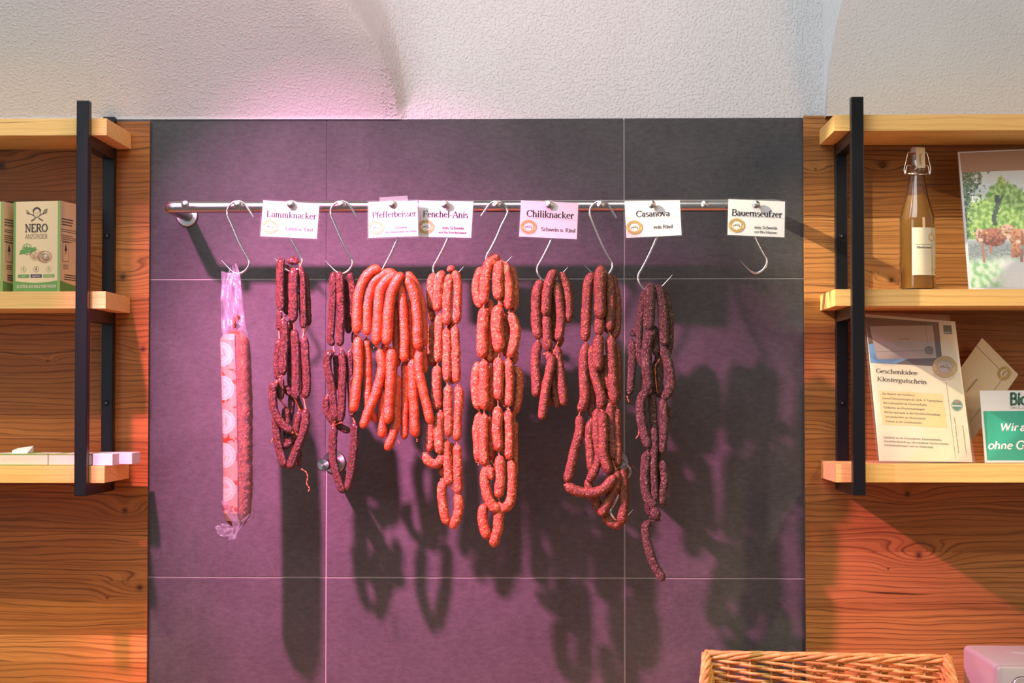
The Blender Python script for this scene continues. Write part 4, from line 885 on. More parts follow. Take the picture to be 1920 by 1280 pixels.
    # three round icons with name bars
    for i, (m_, mb_) in enumerate((('green_print', 'green_print'), ('navy_ink', 'navy_ink'), ('green_pale', 'green_print'))):
        mb = MB(); cx = .225 + i * .27; ring(cx, .253, .052, .057, n=20); mb.add([ff(cx - .016, .243, 3), ff(cx + .016, .243, 3), ff(cx + .006, .262, 3), ff(cx, .278, 3), ff(cx - .01, .26, 3)], [(0, 1, 2, 3, 4)])
        mb.add([ff(cx - .12, .160, 2), ff(cx + .12, .160, 2), ff(cx + .12, .196, 2), ff(cx - .12, .196, 2)], [(0, 1, 2, 3)]); mb.build('icon_print', m_, t, recalc=False)
    mb = MB(); txt(ff, w, mb, 'Grill', .19, .26, .170, .016, 4, T=.12, t=.1); txt(ff, w, mb, 'Lagerfeuer', .41, .58, .170, .016, 4, T=.12, t=.1); txt(ff, w, mb, 'Kamin', .71, .82, .170, .016, 4, T=.12, t=.1); mb.build('lettering', 'cream_ink', t, recalc=False)
    # side face: grey-brown lines and a small tree mark
    poly(fs, [(0, 0), (1, 0), (1, .07), (.5, .10), (0, .125)], 'green_print', 'green_band')
    mb = MB()
    rnd = random.Random(5)
    for k, (v, l) in enumerate(((.80, .6), (.77, .62), (.74, .5))):
        x = .06
        while x < l: w_ = rnd.uniform(.04, .09); mb.add([fs(x, v, 2), fs(x + w_, v, 2), fs(x + w_, v + .013, 2), fs(x, v + .013, 2)], [(0, 1, 2, 3)]); x += w_ + .015
    for k in range(6):
        v = .69 - k * .022 - (.02 if k > 1 else 0); mb.add([fs(.05, v, 2), fs(.9 - .3 * (k % 3 == 2), v, 2), fs(.9 - .3 * (k % 3 == 2), v + .006, 2), fs(.05, v + .006, 2)], [(0, 1, 2, 3)])
    for (x0, y0, x1, y1) in ((.12, .34, .42, .345), (.12, .55, .42, .555), (.12, .34, .13, .555), (.41, .34, .42, .555), (.26, .42, .28, .50)): mb.add([fs(x0, y0, 2), fs(x1, y0, 2), fs(x1, y1, 2), fs(x0, y1, 2)], [(0, 1, 2, 3)])
    mb.add([fs(.2, .46, 2), fs(.34, .46, 2), fs(.27, .54, 2)], [(0, 1, 2)])
    for k in range(3): mb.add([fs(.15, .30 - k * .02, 2), fs(.4, .30 - k * .02, 2), fs(.4, .306 - k * .02, 2), fs(.15, .306 - k * .02, 2)], [(0, 1, 2, 3)])
    for k in range(3): mb.add([fs(.2, .19 - k * .025, 2), fs(.85, .19 - k * .025, 2), fs(.85, .20 - k * .025, 2), fs(.2, .20 - k * .025, 2)], [(0, 1, 2, 3)])
    mb.build('side_print', 'brown_ink', t, recalc=False)
cw, ch, cd = .0985, .1765, .088
for (x_, d_, yw, lb) in ((112.6, .190, 11, 'kraft fire starter box fully in view, second board of left shelf'), (5.5, .178, 11, 'kraft fire starter box cut by the left edge of the photo')):
    t_, ff_, fs_ = carton(x_, 0, d_, cw, ch, cd, yw, lb); carton_print(t_, ff_, fs_, cw, ch, cd)

# flat cartons on the lowest left board
zb = shelfz(100, 873) + .0004
def flat_box(x0p, x1p, d, dep, h, label, mat, stripe=False, yaw=0.0, text=False, zoff=0.0):
    x0, x1 = P(x0p, 860, d).x, P(x1p, 860, d).x; z0 = zb + zoff
    t = thing('flat_carton', label, 'box', ((x0 + x1) / 2, -d + dep / 2, z0), 'flat cartons on the lowest left board')
    def rot(p):
        c = Vector((x1, -d, 0)); q = Vector(p) - c; ca, sa = math.cos(R(yaw)), math.sin(R(yaw)); return c + Vector((q.x * ca - q.y * sa, q.x * sa + q.y * ca, q.z))
    def bx(xa, xb, ya, yb, za, zc, name, m, bev=0): mb = MB().box(xa, xb, ya, yb, za, zc, bev); mb.v = [rot(v) for v in mb.v]; return mb.build(name, m, t)
    bx(x0, x1, -d, -d + dep, z0, z0 + h, 'carton', mat, .0008)
    bx(x0 + .002, x1 - .012, -d + .006, -d + dep - .006, z0 + h - .0002, z0 + h + .0003, 'lid_flap', 'carton_white')
    if stripe:
        bx(x0, x1, -d - .0003, -d + .004, z0 + h - .0022, z0 + h + .0002, 'green_stripe', 'green_pale'); bx(x0, x1, -d - .0003, -d + .001, z0, z0 + .0018, 'green_stripe', 'green_pale')
        for k in range(min(5, int((x1 - x0 - .012) / .035))): bx(x0 + .01 + k * .035, x0 + .028 + k * .035, -d + .010, -d + dep - .01, z0 + h + .0001, z0 + h + .0005, 'lid_print', ('green_pale', 'kraft_dark', 'carton_pink')[k % 3])
    if text:
        mb = MB(); rows = ['------ ---- -- -------- ---- --- ----- ------- --', '----- --- ------- -- ---- ---- ------ -- ---', '------ -']
        mb = MB()
        for k, s_ in enumerate(rows):
            polys, tw = text2d(s_, T=.1, t=.05); X0 = x1 - .088; X1 = X0 + .080 * (tw / text2d(rows[0])[1])
            for pl in polys: mb.add([rot((X0 + (X1 - X0) * q[0] / tw, -d - .0004, z0 + h - .0085 - k * .0036 + q[1] * .0036)) for q in pl], [tuple(range(len(pl)))])
        mb.build('lettering', 'sketch_brown', t, recalc=False)
    return t
H_ = .0222
flat_box(-70, 89.5, .205, .10, H_, 'flat pink carton with green stripes at the left edge of lowest board', 'carton_pink', True, 0, True)
flat_box(91, 172, .206, .09, H_, 'plain flat pink carton passing behind the front shelf post', 'carton_pink', True, 0)
flat_box(173.5, 211, .208, .055, H_, 'short pale flat carton overhanging the board end', 'carton_white', False, 0)
flat_box(176, 247.5, .135, .065, H_, 'rear pale flat carton sticking out furthest past the board end', 'carton_white', False, -1.5)
pt = [(22, 840, .19), (22.5, 845, .20), (50, 845, .19), (49, 838, .18), (28, 838, .185), (54.5, 832.5, .165), (54.5, 843, .165), (29, 837, .16)]
q_ = [P(*p_) for p_ in pt]
base_z = zb + H_ + .0006
pp = MB(); A0 = P(22, 845, .19); B0 = P(52, 845, .165)
pp.add([(A0.x, -.192, base_z), (A0.x + .030, -.190, base_z), (A0.x + .028, -.180, base_z + .0075), (A0.x - .001, -.182, base_z + .0055),
        (A0.x + .033, -.158, base_z + .002), (A0.x + .0335, -.160, base_z + .0135), (A0.x + .006, -.166, base_z + .0095)],
       [(0, 1, 2, 3), (3, 2, 5, 6), (1, 4, 5, 2)])
po = pp.build('folded_paper', 'white_paper_bright', None, origin=(A0.x, -.18, base_z), recalc=False)
so = po.modifiers.new('thickness', 'SOLIDIFY'); so.thickness = .0006
tag(po, 'small folded white paper lying on the striped flat carton', 'paper')

# ================================================================== RIGHT SHELF THINGS
bz = shelfz(1700, 542); bd = .115; bc = P(1720, 500, bd); k_ = (DIST - bd) / F
yz = lambda y: P(1720, y, bd).z
bt = thing('liquor_bottle', 'clear swing-top bottle of amber liquor with cream label on right shelf', 'bottle', (bc.x, -bd, bz + .0003))
prof = [(30, None), (32.3, 0), (33, 6), (33, 118), (32.6, 132), (31.4, 140), (28, 152), (24, 166), (20.8, 178), (17.5, 197), (14.6, 214), (13.8, 221), (15.4, 223), (15.4, 228), (14.0, 231), (14.0, 254), (11.5, 256)]
base0 = bz + .0005
def pr(lst, inner=0.0): return [(max(.0008, (r_ * k_ - inner)), (0.0 if h_ is None else .0015 + h_ * k_)) for r_, h_ in lst]
outer = pr(prof); inner_p = [(max(.001, r_ - .0025), h_ if i > 2 else h_ + .004) for i, (r_, h_) in enumerate(outer)][::-1]
MB().lathe(outer + inner_p, (bc.x, -bd, base0), 'Z', 48).build('glass', 'bottle_glass', bt, smooth=40)
liq = [(.0008, .0055)] + [(max(.001, r_ - .0027), h_ + (.0045 if i < 2 else 0)) for i, (r_, h_) in enumerate(outer) if h_ < 180 * k_][1:]
MB().lathe(liq, (bc.x, -bd, base0), 'Z', 48).build('liquor', 'amber_liquor', bt, smooth=40)
zt_ = base0 + 256 * k_
st_ = MB().lathe([(.0118, -.0), (.0128, .0008), (.0128, .003), (.011, .0042)], (bc.x, -bd, zt_), 'Z', 28).build('gasket', 'rubber_red', bt, smooth=40)
MB().lathe([(.009, -.020), (.009, .0), (.0122, .0042), (.0125, .010), (.010, .0145), (.003, .016)], (bc.x, -bd, zt_), 'Z', 28).build('stopper', 'porcelain', bt, smooth=40)
def bpx(x, y, dd=0): return P(x, y, bd + dd)
for sx in (-1, 1):
    m = lambda dx, y, dd=0: bpx(1720 + sx * dx, y, dd)
    MB().tube(spline([m(8, 285.5), m(15, 285.5), m(18, 288), m(22, 304), m(25, 318), m(22.5, 328)], 6), .0012, 8).build('wire_bail', 'hook_steel', bt, smooth=True)
    MB().tube(spline([m(13, 310), m(18, 310), m(21, 315), m(22.5, 326)], 6), .0012, 8).build('wire_loop', 'hook_steel', bt, smooth=True)
MB().tube(spline([bpx(1697, 326), bpx(1706, 325.5, .012), bpx(1720, 326.5, .0165), bpx(1734, 326.5, .012), bpx(1743, 326)], 6), .0012, 8).build('wire_ring', 'hook_steel', bt, smooth=True)
# paper seal folded over the stopper
sx0, sx1 = bpx(1713.5, 300).x, bpx(1731, 300).x; y_f = -bd - .0158
mb = MB(); mb.add([(sx0, -bd + .006, zt_ + .0168), (sx1, -bd + .006, zt_ + .0168), (sx1 + .0003, y_f, zt_ + .0125), (sx0 + .0003, y_f, zt_ + .0125), (sx1 + .0009, y_f - .001, yz(316.5)), (sx0 + .0027, y_f - .001, yz(317))], [(0, 1, 2, 3), (3, 2, 4, 5)])
sl_ = mb.build('paper_seal', 'cream_card', bt, recalc=False)
mb = MB(); polys, tw = text2d('Original', T=.08, t=.05)
for pl in polys: mb.add([(sx1 - .0105 + q[1] * .0062 * 1, y_f - .0016, yz(312) + q[0] / tw * .022) for q in pl], [tuple(range(len(pl)))])
mb.build('lettering', 'ink_grey', bt, recalc=False)
def wrap(px, y, l=0.0):
    r_ = 33 * k_ + .0004 + l; dx = (px - 1720) * k_; dx = max(-r_ * .995, min(r_ * .995, dx)); return Vector((bc.x + dx, -bd - math.sqrt(r_ * r_ - dx * dx), yz(y)))
mb = MB(); n_ = 20
vs = []
for i in range(n_ + 1):
    x = 1705 + 47.4 * i / n_; vs += [wrap(x, 429), wrap(x, 517.5)]
mb.add(vs, [(2 * i, 2 * i + 1, 2 * i + 3, 2 * i + 2) for i in range(n_)]); mb.build('label', 'cream_paper', bt, smooth=True, recalc=False)
mb = MB()
def wtext(mb, s_, x0, x1, y, cap, **kw):
    polys, tw = text2d(s_, **kw)
    for pl in polys: mb.add([wrap(x0 + (x1 - x0) * q[0] / tw, y - q[1] / .66 * cap, .0002) for q in pl], [tuple(range(len(pl)))])
wtext(mb, 'Klosterbrennerei', 1711, 1740, 461.5, 1.9, T=.1, t=.05); wtext(mb, 'Bierbrand', 1713, 1741, 468, 4, T=.14, t=.06)
for k, s_ in enumerate(('----- --- ----', '---- ------ ---', '--- -- -----', '-- ------')): wtext(mb, s_, 1716, 1740, 472 + k * 2.7, 1.5, T=.09, t=.05)
for k in range(3): wtext(mb, '------- --- ------- ---', 1711, 1740, 509 + k * 2.6, 1.2, T=.09, t=.05)
def wquad(mb, x0, x1, y0, y1, l=.0002): mb.add([wrap(x0, y0, l), wrap(x1, y0, l), wrap(x1, y1, l), wrap(x0, y1, l)], [(0, 1, 2, 3)])
wquad(mb, 1705.5, 1752, 447, 447.5); wquad(mb, 1742.2, 1742.7, 429.5, 517)
mb.build('lettering', 'ink_grey', bt, recalc=False)
mb = MB()
vs = []
for i in range(25):
    a = R(15 * i)
    for rr in (7.2, 5.0): vs.append(wrap(1741.5 + rr * .9 * math.cos(a), 447 + rr * math.sin(a), .0004))
mb.add(vs, [(2 * i, 2 * i + 1, 2 * i + 3, 2 * i + 2) for i in range(24)]); mb.build('seal', 'gold_ink', bt, recalc=False)
mb = MB(); mb.add([wrap(1741.5 + 5 * .9 * math.cos(R(30 * i)), 447 + 5 * math.sin(R(30 * i)), .0004) for i in range(12)], [tuple(range(12))]); mb.build('seal_center', 'cream_paper', bt, recalc=False)
mb = MB(); wquad(mb, 1744, 1751, 488, 495.5); mb.build('organic_mark', 'leaf_green', bt, recalc=False)
mb = MB(); wquad(mb, 1744, 1751, 503, 514); mb.build('organic_mark', 'dark_green', bt, recalc=False)

# --- cattle photograph in a sleeve
cp = thing('framed_photo', 'glossy photo of brown cattle before green trees leaning on right shelf', 'picture', P(1905, 542, .15))
slq = [(1793.6, 283.5), (2010, 274.5), (2028, 545), (1814.5, 545)]
ph = Sheet(slq, [.075, .075, .150, .150], .0003)
MB().add([ph.uv3(u, v, 0) for u, v in ((.012, .006), (.99, .006), (.99, .998), (.012, .998))] + [ph.uv3(u, v, -.002) for u, v in ((.012, .006), (.99, .006), (.99, .998), (.012, .998))], [(0, 1, 2, 3), (7, 6, 5, 4), (0, 4, 5, 1), (1, 5, 6, 2), (2, 6, 7, 3), (3, 7, 4, 0)]).build('backing_paper', 'white_paper_bright', cp)
ph.poly([(1799, 287), (2004, 278), (2007, 316), (1803, 324.5)], 'shaded_strip', 'shaded_paper', cp, 1)  # shade on the paper in the sleeve's empty top, painted as brown
def sstep(a, b, x): t = max(0, min(1, (x - a) / (b - a))); return t * t * (3 - 2 * t)
def lerp3(a, b, t): return tuple(a[i] + (b[i] - a[i]) * t for i in range(3))
ELL = [((1829, 443, 10, 14), .02, 'h'), ((1853, 446, 25, 17), .0, 'c'), ((1880, 436, 13, 14), 0, 'h'), ((1899, 448, 16, 17), 0, 'c2'), ((1893, 470, 9, 14), 0, 'c2'), ((1915, 440, 9, 10), 0, 'h'), ((1940, 452, 26, 18), 0, 'c'), ((1962, 436, 11, 12), 0, 'h')]
def cow_col(u, v):
    x = 1804 + u * 196; y = 324 + v * 214
    nz = lambda s_, o_=0: noise.noise(Vector((x / s_, y / s_, o_)))
    sky = (0.66, 0.74, 0.80); c = lerp3(sky, (.74, .78, .82), v)
    tree_edge = 382 - 44 * math.exp(-((x - 1878) / 34) ** 2) - 26 * math.exp(-((x - 1950) / 30) ** 2) + 14 * nz(9) + 7 * nz(3.5, 2) + 6 * nz(1.6, 7)
    if y > tree_edge and y < 450:
        g_ = sstep(-.4, .5, nz(7, 1) + .5 * nz(2.2, 4)); c = lerp3((.16, .34, .07), (.50, .70, .24), g_)
    d_ = abs(x - (1862 + 5 * math.sin((y - 360) / 12))) - 4.5 - 3 * nz(4, 5)
    if 368 < y < 425 and d_ < 0: c = (.07, .10, .08)
    if abs((x - 1862) - (395 - y) * .6) < 2 and 368 < y < 395: c = (.09, .12, .09)
    lf = nz(8, 9) + .7 * nz(3, 11) + (1842 - x) / 30 - (y - 330) / 90
    if lf > .15: c = lerp3((.05, .09, .07), (.28, .46, .24), sstep(-.3, .5, nz(3, 12)))
    if y > 440:
        sh = sstep(440, 462, y); c = lerp3(c, (.10, .14, .13), sh * (1 - sstep(478, 505, y)) * (.7 + .3 * nz(4, 20)))
    if y > 476:
        t_ = sstep(478, 500, y + 6 * nz(4, 3)); c = lerp3(c, lerp3((.26, .52, .24), (.70, .85, .66), sstep(-.5, .5, nz(10, 6) + .3 * nz(2.5, 8))), t_)
        c = lerp3(c, (.84, .88, .84), sstep(0, 1, (x - 1838) / 50) * sstep(472, 505, y))
    for (cx, cy, rx, ry), _, kind in ELL:
        e = ((x - cx) / rx) ** 2 + ((y - cy) / ry) ** 2
        if e < 1:
            k = sstep(-.5, .5, nz(5, 15) - (y - cy) / ry * .5)
            c = {'c': lerp3((.20, .06, .04), (.52, .21, .14), k), 'c2': lerp3((.30, .12, .06), (.64, .31, .17), k), 'h': lerp3((.34, .15, .09), (.74, .50, .38), k)}[kind]
    for (cx, cy) in ((1829, 451), (1882, 446), (1899, 455), (1917, 448)):
        if ((x - cx) / 4.5) ** 2 + ((y - cy) / 3.5) ** 2 < 1: c = (.72, .55, .46)
        if math.hypot(x - cx - 3.5, y - cy + 8) < 1.1 or math.hypot(x - cx + 3.5, y - cy + 8) < 1.1: c = (.05, .03, .03)
    for (x0, y0, y1) in ((1832, 458, 492), (1846, 460, 476), (1887, 468, 484), (1903, 468, 492)):
        if abs(x - x0) < 2.6 and y0 < y < y1: c = (.46, .20, .13)
    for (ex, ey) in ((1816, 440), (1841, 438), (1868, 428), (1893, 427), (1875, 441)):
        if math.hypot(x - ex, (y - ey) * 1.3) < 2.4: c = (.70, .55, .15) if ey > 430 else (.45, .18, .10)
    return tuple(min(.92, q * 1.22) for q in c)
def ph_fn(u, v):
    a = Vector((1803.5 + (1821 - 1803.5) * v, 324.5 + (539 - 324.5) * v)); b = Vector((2000 + 16 * v, 316.5 + (539 - 316.5) * v)); q = a.lerp(b, u); return ph.at(q.x, q.y, .0007)
grid_mesh(ph_fn, cow_col, 170, 190, 'photo_print', 'photo_print', cp)
MB().add([ph.uv3(u, v, .0014) for u, v in ((0, 0), (1, 0), (1, 1), (0, 1))], [(0, 1, 2, 3)]).build('plastic_sleeve', 'photo_sleeve', cp, recalc=False)

# --- brochure in an acrylic stand
br = thing('brochure', 'cream brochure with yellow text box in the clear stand', 'brochure', P(1735, 866, .14))
bs = Sheet([(1622, 588.5), (1790.8, 602.6), (1823.5, 865.8), (1648.7, 863.6)], [.088, .088, .165, .165], .00028)
cr_ = ((0, 0), (1, 0), (1, 1), (0, 1))
MB().add([bs.uv3(u, v, 0) for u, v in cr_] + [bs.uv3(u, v, -.0012) for u, v in cr_], [(0, 1, 2, 3), (7, 6, 5, 4), (0, 4, 5, 1), (1, 5, 6, 2), (2, 6, 7, 3), (3, 7, 4, 0)]).build('paper', 'cream_paper', br)
c6 = lambda x, y: (1610 + x / 6.194, 580 + y / 6.194)
c7 = lambda x, y: (1610 + x / 6.194, 710 + y / 6.194)
bs.poly([(1622.5, 594.5), c6(928, 150), c6(978, 672), c6(140, 628)], 'printed_photo', 'plum_print', br, 1)
bs.poly([c6(125, 200), c6(860, 185), c6(905, 572), c6(215, 588)], 'printed_photo', 'mauve_print', br, 2)
bs.poly([c6(112, 412), c6(172, 400), c6(215, 588), c6(575, 580), c6(430, 640), c6(145, 628)], 'printed_photo', 'blue_print', br, 1.6)
mb = MB(); bs.text(mb, 'Gutschein', c6(452, 360), c6(595, 356), 3.2, 3); bs.line(mb, c6(775, 190), c6(812, 470), .4, 3); bs.line(mb, c6(190, 497), c6(760, 487), .4, 3); mb.build('lettering', 'ink_grey', br, recalc=False)
bs.seal(c6(817, 482), 8.6, 7.6, br, 4, inner='mauve_print', gold='mauve_print', ink='ink_grey')
bs.poly([c6(980, 183), c6(1075, 188), c6(1085, 290), c6(990, 285)], 'association_mark', 'dark_green', br, 2)
mb = MB(); bs.text(mb, 'Bioland', c6(996, 276), c6(1078, 281), 2.6, 3, T=.14, t=.1, serif=False); mb.build('lettering', 'ink_white', br, recalc=False)
mb = MB()
bs.text(mb, 'Geschenkidee', c6(200, 745), c6(682, 772), 8.2, 2, T=.12, t=.05)
bs.text(mb, 'Klostergutschein', c7(213, 35), c7(790, 72), 8.2, 2, T=.12, t=.05); mb.build('lettering', 'ink_black', br, recalc=False)
bs.poly([c7(235, 145), c7(978, 185), c7(1026, 574), c7(275, 538)], 'highlight_box', 'yellow_box', br, 1)
mb = MB(); rows = ['Bio-Brunch und Kochkurse', 'Kurse/Übernachtungen im Gäste- & Tagungshaus', 'Bio-Lebensmittel im Klosterhofladen', 'Einkaufen am Klostermarktwagen', 'Bücher und mehr in der Klosterbuchhandlung', 'Geschenkartikel im Missionsbazar', 'Einkehr in der Klosterschenke']
rx = [655, 972, 795, 768, 948, 782, 735]
for k, (s_, x1) in enumerate(zip(rows, rx)):
    x0 = 242 + k * 7.2; y0 = 188 + k * 53; w_ = (x1 - x0 - 25); bs.text(mb, '*', c7(x0, y0), c7(x0 + 14, y0), 3.4, 2); bs.text(mb, s_, c7(x0 + 28, y0 + 4), c7(x1, y0 + 4 + w_ * .05), 3.6, 2, T=.1, t=.05)
for k, (s_, x1) in enumerate((('Erhältlich an der Klosterpforte, Klosterhofladen,', 968), ('Klosterbuchhandlung, Missionsbazar, Klosterschenke,', 1052), ('Klostermarktwagen und im Onlineshop.', 872))):
    bs.text(mb, s_, c7(286 + k * 6, 695 + k * 43), c7(x1, 695 + k * 43 + (x1 - 286) * .045), 3.6, 2, T=.1, t=.05)
for k, s_ in enumerate(('Klosterbetriebe Plankstetten GmbH', '------ - ----- --------', '------- ---- -------', 'www.kloster-plankstetten.de')):
    bs.text(mb, s_, c7(1168 + k * 29, 866), c7(1118 + k * 32, (455, 540, 590, 545)[k]), 2.4, 2, T=.1, t=.05)
bs.line(mb, c7(1018, 50), c7(1125, 930), .5, 2); mb.build('lettering', 'ink_grey', br, recalc=False)
bs.seal(c6(1000, 676), 23.2, 20.8, br, 7, inner='mauve_print')
mb = MB(); bs.ring(mb, c7(1142, 315), 10.3, 10.8, .01, .01, 0, 2); mb.build('round_sticker', 'sticker_green', br, recalc=False)
bs.poly([c7(1115, 275), c7(1165, 265), c7(1170, 285), c7(1120, 295)], 'sticker_print', 'sticker_red', br, 3)
mb = MB(); bs.line(mb, c7(1088, 322), c7(1190, 326), 2, 3); bs.ring(mb, c7(1142, 315), 9.3, 9.8, 8.8, 9.3, 0, 3); mb.build('sticker_print', 'ink_white', br, recalc=False)
# sheet behind, slightly slid
b2 = Sheet([(1624, 603), (1789, 615), (1827.5, 863.0), (1650, 862.5)], [.084, .084, .160, .160])
# stand: front and back acrylic panes with a foot
stn = thing('brochure_stand', 'clear acrylic stand around the cream brochure', 'stand', P(1735, 869, .15))
fs_ = Sheet([(1621, 585.5), (1780, 590.5), (1828.8, 866.5), (1651, 868.5)], [.092, .092, .170, .170])
def slab(sh, l0, l1, name, mat, parent): return MB().add([sh.uv3(u, v, l0) for u, v in cr_] + [sh.uv3(u, v, l1) for u, v in cr_], [(0, 1, 2, 3), (7, 6, 5, 4), (0, 4, 5, 1), (1, 5, 6, 2), (2, 6, 7, 3), (3, 7, 4, 0)]).build(name, mat, parent)
slab(fs_, .0002, .0016, 'front_pane', 'acrylic_sheet', stn)
bk = Sheet([(1617, 589), (1776, 594), (1826, 868), (1645, 868.5)], [.080, .080, .157, .157]); slab(bk, -.0018, -.0004, 'back_pane', 'acrylic_sheet', stn)
z3 = shelfz(1700, 870)
xa, xb = P(1630, 868, .17).x, P(1829, 868, .17).x
MB().box(xa, xb, -.176, -.07, z3 + .0002, z3 + .0022).build('stand_foot', 'acrylic_sheet', stn)

# --- voucher card
vc = thing('voucher_card', 'cream voucher card standing on its corner behind the brochure', 'card', P(1823, 824, .07))
vs_ = Sheet([(1841.5, 633), (1909.5, 702), (1823, 826), (1753, 757)], [.050, .058, .080, .072], .0003)
slab(vs_, 0, -.0006, 'card', 'cream_card', vc)
mb = MB(); vs_.text(mb, 'Gutschein', (1812.5, 736.5), (1833, 711.5), 4, 2, T=.09, t=.05)
vs_.line(mb, (1830, 648), (1876, 694), .5, 2); vs_.line(mb, (1893, 692), (1818, 793), .5, 2); mb.build('lettering', 'ink_grey', vc, recalc=False)
vs_.seal((1882, 699.5), 13, 11.5, vc, -55, inner='cream_card')

# --- green association sign
gs = thing('shelf_sign', 'green and white sign at the right edge with brush script', 'sign', P(1900, 867, .15))
g1 = Sheet([(1837, 732), (2050, 731), (2062, 867), (1846.7, 867)], [.105, .105, .150, .150], .0003)
slab(g1, 0, -.003, 'board', 'sign_white', gs)
g1.poly([(1843.5, 771), (2045, 770), (2056, 863), (1851, 863)], 'green_field', 'sign_green', gs, 1)
mb = MB(); g1.text(mb, 'Bio', (1893, 758.5), (1925, 758.5), 21, 2, T=.20, t=.13); mb.build('lettering', 'dark_green', gs, recalc=False)
mb = MB(); g1.text(mb, 'ÖKOLOG', (1894, 767), (1926, 767), 4.6, 2, T=.06, t=.05, serif=False); mb.build('lettering', 'ink_grey', gs, recalc=False)
mb = MB()
g1.text(mb, 'Wir', (1874, 808), (1908, 808), 14, 2, T=.13, t=.11, serif=False, slant=.15); g1.text(mb, 'a', (1912, 808), (1923, 808), 14, 2, T=.13, t=.11, serif=False, slant=.15)
g1.text(mb, 'ohne', (1852, 842), (1898, 842), 14, 2, T=.13, t=.11, serif=False, slant=.15); g1.text(mb, 'Ge', (1904, 842), (1932, 842), 15, 2, T=.13, t=.11, serif=False, slant=.15)
mb.build('lettering', 'ink_white', gs, recalc=False)

# ================================================================== BASKET
bL = P(1325, 1224, .055); bR = P(1776, 1238, .105); bL.z = (bL.z + bR.z) / 2 + .001; bR.z = bL.z - .002
ux = (bR - bL); ux.z = 0; Wb = ux.length; ux.normalize(); uy = Vector((-ux.y, ux.x, 0)); uy = -uy if uy.y > 0 else uy      # towards the camera
tilt = R(15); fw = (uy * math.cos(tilt) + Vector((0, 0, -1)) * math.sin(tilt)); upv = (Vector((0, 0, 1)) * math.cos(tilt) + uy * math.sin(tilt))
Hb, Db = .17, .30
bk_t = thing('wicker_basket', 'rectangular woven willow basket at bottom, in front of the tiles', 'basket', (bL + bR) / 2 - Vector((0, 0, Hb)) - uy * 0)
def bp(s_, t, z): return bL + ux * s_ + fw * t + upv * z + Vector((0, 0, 0))
bay = .0435
def wall_frames():
    # (origin fn(s,z,n)), length
    def flare(z): return .03 * (-z / Hb)
    back = lambda s_, z, n: bp(s_, flare(z) + n, z)
    left = lambda s_, z, n: bp(flare(z) + n, s_, z)
    right = lambda s_, z, n: bp(Wb - flare(z) - n, s_, z)
    front = lambda s_, z, n: bp(s_, Db - flare(z) - n, z)
    return [(back, Wb, 9), (left, Db, 5), (right, Db, 5), (front, Wb, 0)]
rb = random.Random(11)
stuff = MB(); nrod = 0
for fn, Ln, indiv in wall_frames():
    nb = int(round(Ln / bay)); b_ = Ln / nb
    for i in range(nb + 1):
        s_ = i * b_ if 0 < i < nb else (.004 if i == 0 else Ln - .004)
        m_ = MB().tube([fn(s_, z, 0) for z in (0.0, -.03, -.08, -Hb)], .0032, 7)
        if indiv: m_.build('willow_stake', 'peeled_willow', bk_t, smooth=True)
        else: stuff.add(m_.v, m_.f)
    row = 0; z = -.013
    while z > -Hb + .004:
        for i in range(-1, nb):
            if (i + row) % 2: continue
            s0 = (i + .05) * b_; s1 = (i + 2.35) * b_; s0 = max(.002, s0); s1 = min(Ln - .002, s1)
            if s1 - s0 < b_ * .5: continue
            n = 12; pts = []; rr = []; tl = rb.uniform(.0060, .0085); j = rb.uniform(-.0008, .0008)
            for k in range(n + 1):
                u = k / n; s_ = s0 + (s1 - s0) * u
                ph_ = (s_ / b_ - (i + .1)) / 2; nn = .0105 * math.sin(math.pi * min(1, max(0, ph_))) - .0040
                pts.append(fn(s_, z + j + tl * (.5 - u) * 1.3, nn)); rr.append(rb.uniform(.0040, .0043) * (1 - .5 * u) if k else .0034)
            m_ = MB().tube(pts, rr, 7)
            if indiv and row < indiv and nrod < 230: m_.build('willow_rod', 'peeled_willow', bk_t, smooth=True); nrod += 1
            else: stuff.add(m_.v, m_.f)
        z -= .0070; row += 1
o = stuff.build('willow_weave', 'peeled_willow', bk_t, smooth=True); o['kind'] = 'stuff'
def rim(p0f, p1f, Ln, sgn=1):
    d = (p1f - p0f).normalized(); a = d.cross(upv).normalized()
    for k in range(5):
        pts = []; rr = []; n = int(Ln / .006)
        for i in range(n + 1):
            s_ = Ln * i / n; an = s_ / .21 * 2 * math.pi * sgn + k * 2 * math.pi / 5 + .3
            pts.append(p0f + d * s_ + a * (.0066 * math.cos(an)) + upv * (.0062 * math.sin(an) - .002)); rr.append(.0043 * (.9 + .12 * math.sin(s_ * 90 + k)))
        MB().tube(pts, rr, 8).build('rim_rod', 'peeled_willow', bk_t, smooth=True)
rim(bp(-.004, 0, 0), bp(Wb + .004, 0, 0), Wb + .008); rim(bp(0, -.006, 0), bp(0, Db, 0), Db, -1); rim(bp(Wb, -.006, 0), bp(Wb, Db, 0), Db, 1); rim(bp(0, Db, 0), bp(Wb, Db, 0), Wb)
MB().add([bp(.03, .03, -Hb), bp(Wb - .03, .03, -Hb), bp(Wb - .03, Db - .03, -Hb), bp(.03, Db - .03, -Hb)] + [bp(.03, .03, -Hb + .006), bp(Wb - .03, .03, -Hb + .006), bp(Wb - .03, Db - .03, -Hb + .006), bp(.03, Db - .03, -Hb + .006)],
         [(0, 3, 2, 1), (4, 5, 6, 7), (0, 1, 5, 4), (1, 2, 6, 5), (2, 3, 7, 6), (3, 0, 4, 7)]).build('basket_base', 'peeled_willow', bk_t)

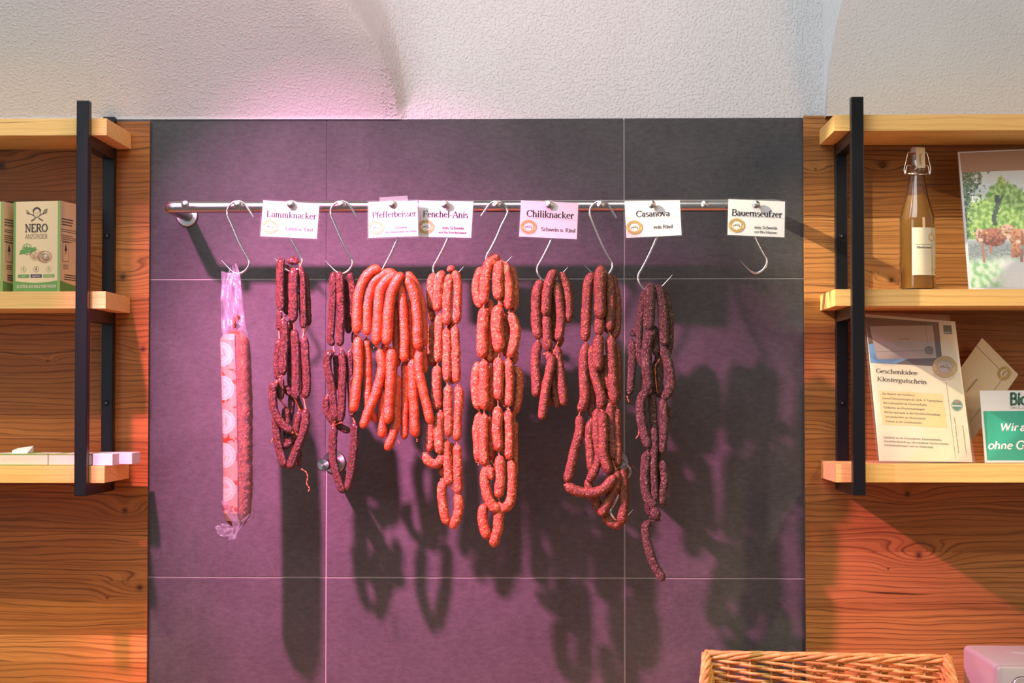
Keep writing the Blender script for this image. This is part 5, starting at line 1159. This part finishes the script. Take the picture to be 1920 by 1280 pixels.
# ================================================================== SILVER DEVICE
sb0 = P(1806, 1209, .10); sbf = P(1866, 1246, .365)
sv = thing('paper_dispenser', 'silver box with rounded edges at the bottom right corner', 'dispenser', (sb0.x + .12, -.23, counter_z))
zt2 = sb0.z; zl = counter_z + .0005
def rrect(x0, x1, z0, z1, r_, n=6):
    out = []
    for cx, cz, a0 in ((x1 - r_, z1 - r_, 0), (x0 + r_, z1 - r_, 90), (x0 + r_, z0 + r_, 180), (x1 - r_, z0 + r_, 270)):
        for k in range(n + 1): a = R(a0 + 90 * k / n); out.append((cx + r_ * math.cos(a), cz + r_ * math.sin(a)))
    return out
def loft(secs, name, mat, parent, cap=(True, True)):
    mb = MB(); n = len(secs[0]); vs = [v for s_ in secs for v in s_]
    fs = [(i * n + k, i * n + (k + 1) % n, (i + 1) * n + (k + 1) % n, (i + 1) * n + k) for i in range(len(secs) - 1) for k in range(n)]
    if cap[0]: fs.append(tuple(range(n))[::-1])
    if cap[1]: fs.append(tuple((len(secs) - 1) * n + k for k in range(n)))
    mb.add(vs, fs); return mb.build(name, mat, parent, smooth=35)
X0, X1 = sb0.x, sb0.x + .30
secs = []
for (dd, ins, top, bot) in ((.100, .004, -.004, .012), (.104, .0, 0, .004), (.20, -.0, .0, .0), (.345, .0, .0, .0), (.352, .0015, -.0015, .001)):
    secs.append([(x, -dd, z) for x, z in rrect(X0 + ins, X1 - ins, zl + bot, zt2 + top, .010)])
loft(secs, 'casing', 'silver_plastic', sv)
secs = []
for (dd, ins) in ((.352, .0022), (.366, .0022), (.3705, .0045), (.372, .008)):
    secs.append([(x, -dd, z) for x, z in rrect(X0 + ins, X1 - ins, zl + ins, zt2 - ins, .010 - ins * .3)])
loft(secs, 'front_cover', 'silver_front', sv)
secs = []
for (dd, ins) in ((.3722, .0), (.3742, .0012)):
    secs.append([(x, -dd, z) for x, z in rrect(X0 + .030 + ins, X1 - .03 - ins, zl + .02 + ins, zt2 - .022 - ins, .016)])
loft(secs, 'front_recess', 'silver_front', sv)
ring_ = MB(); a_ = rrect(X0 + .029, X1 - .029, zl + .019, zt2 - .021, .017); ring_.tube([(x, -.3722, z) for x, z in a_], .0009, 6, closed=True); ring_.build('recess_groove', 'silver_dark', sv, smooth=True)
mb = MB(); cx = P(1915, 1228, .22).x
for k in range(3): mb.box(cx - .018 + k * .004, cx + .03, -.20 - k * .012 - .002, -.20 - k * .012, zt2 - .0001, zt2 + .0007)
mb.box(cx - .022, cx - .018, -.228, -.19, zt2 - .0001, zt2 + .0007); mb.build('embossed_mark', 'silver_plastic', sv)

for o in bpy.data.objects:
    if '_o' in o: del o['_o']
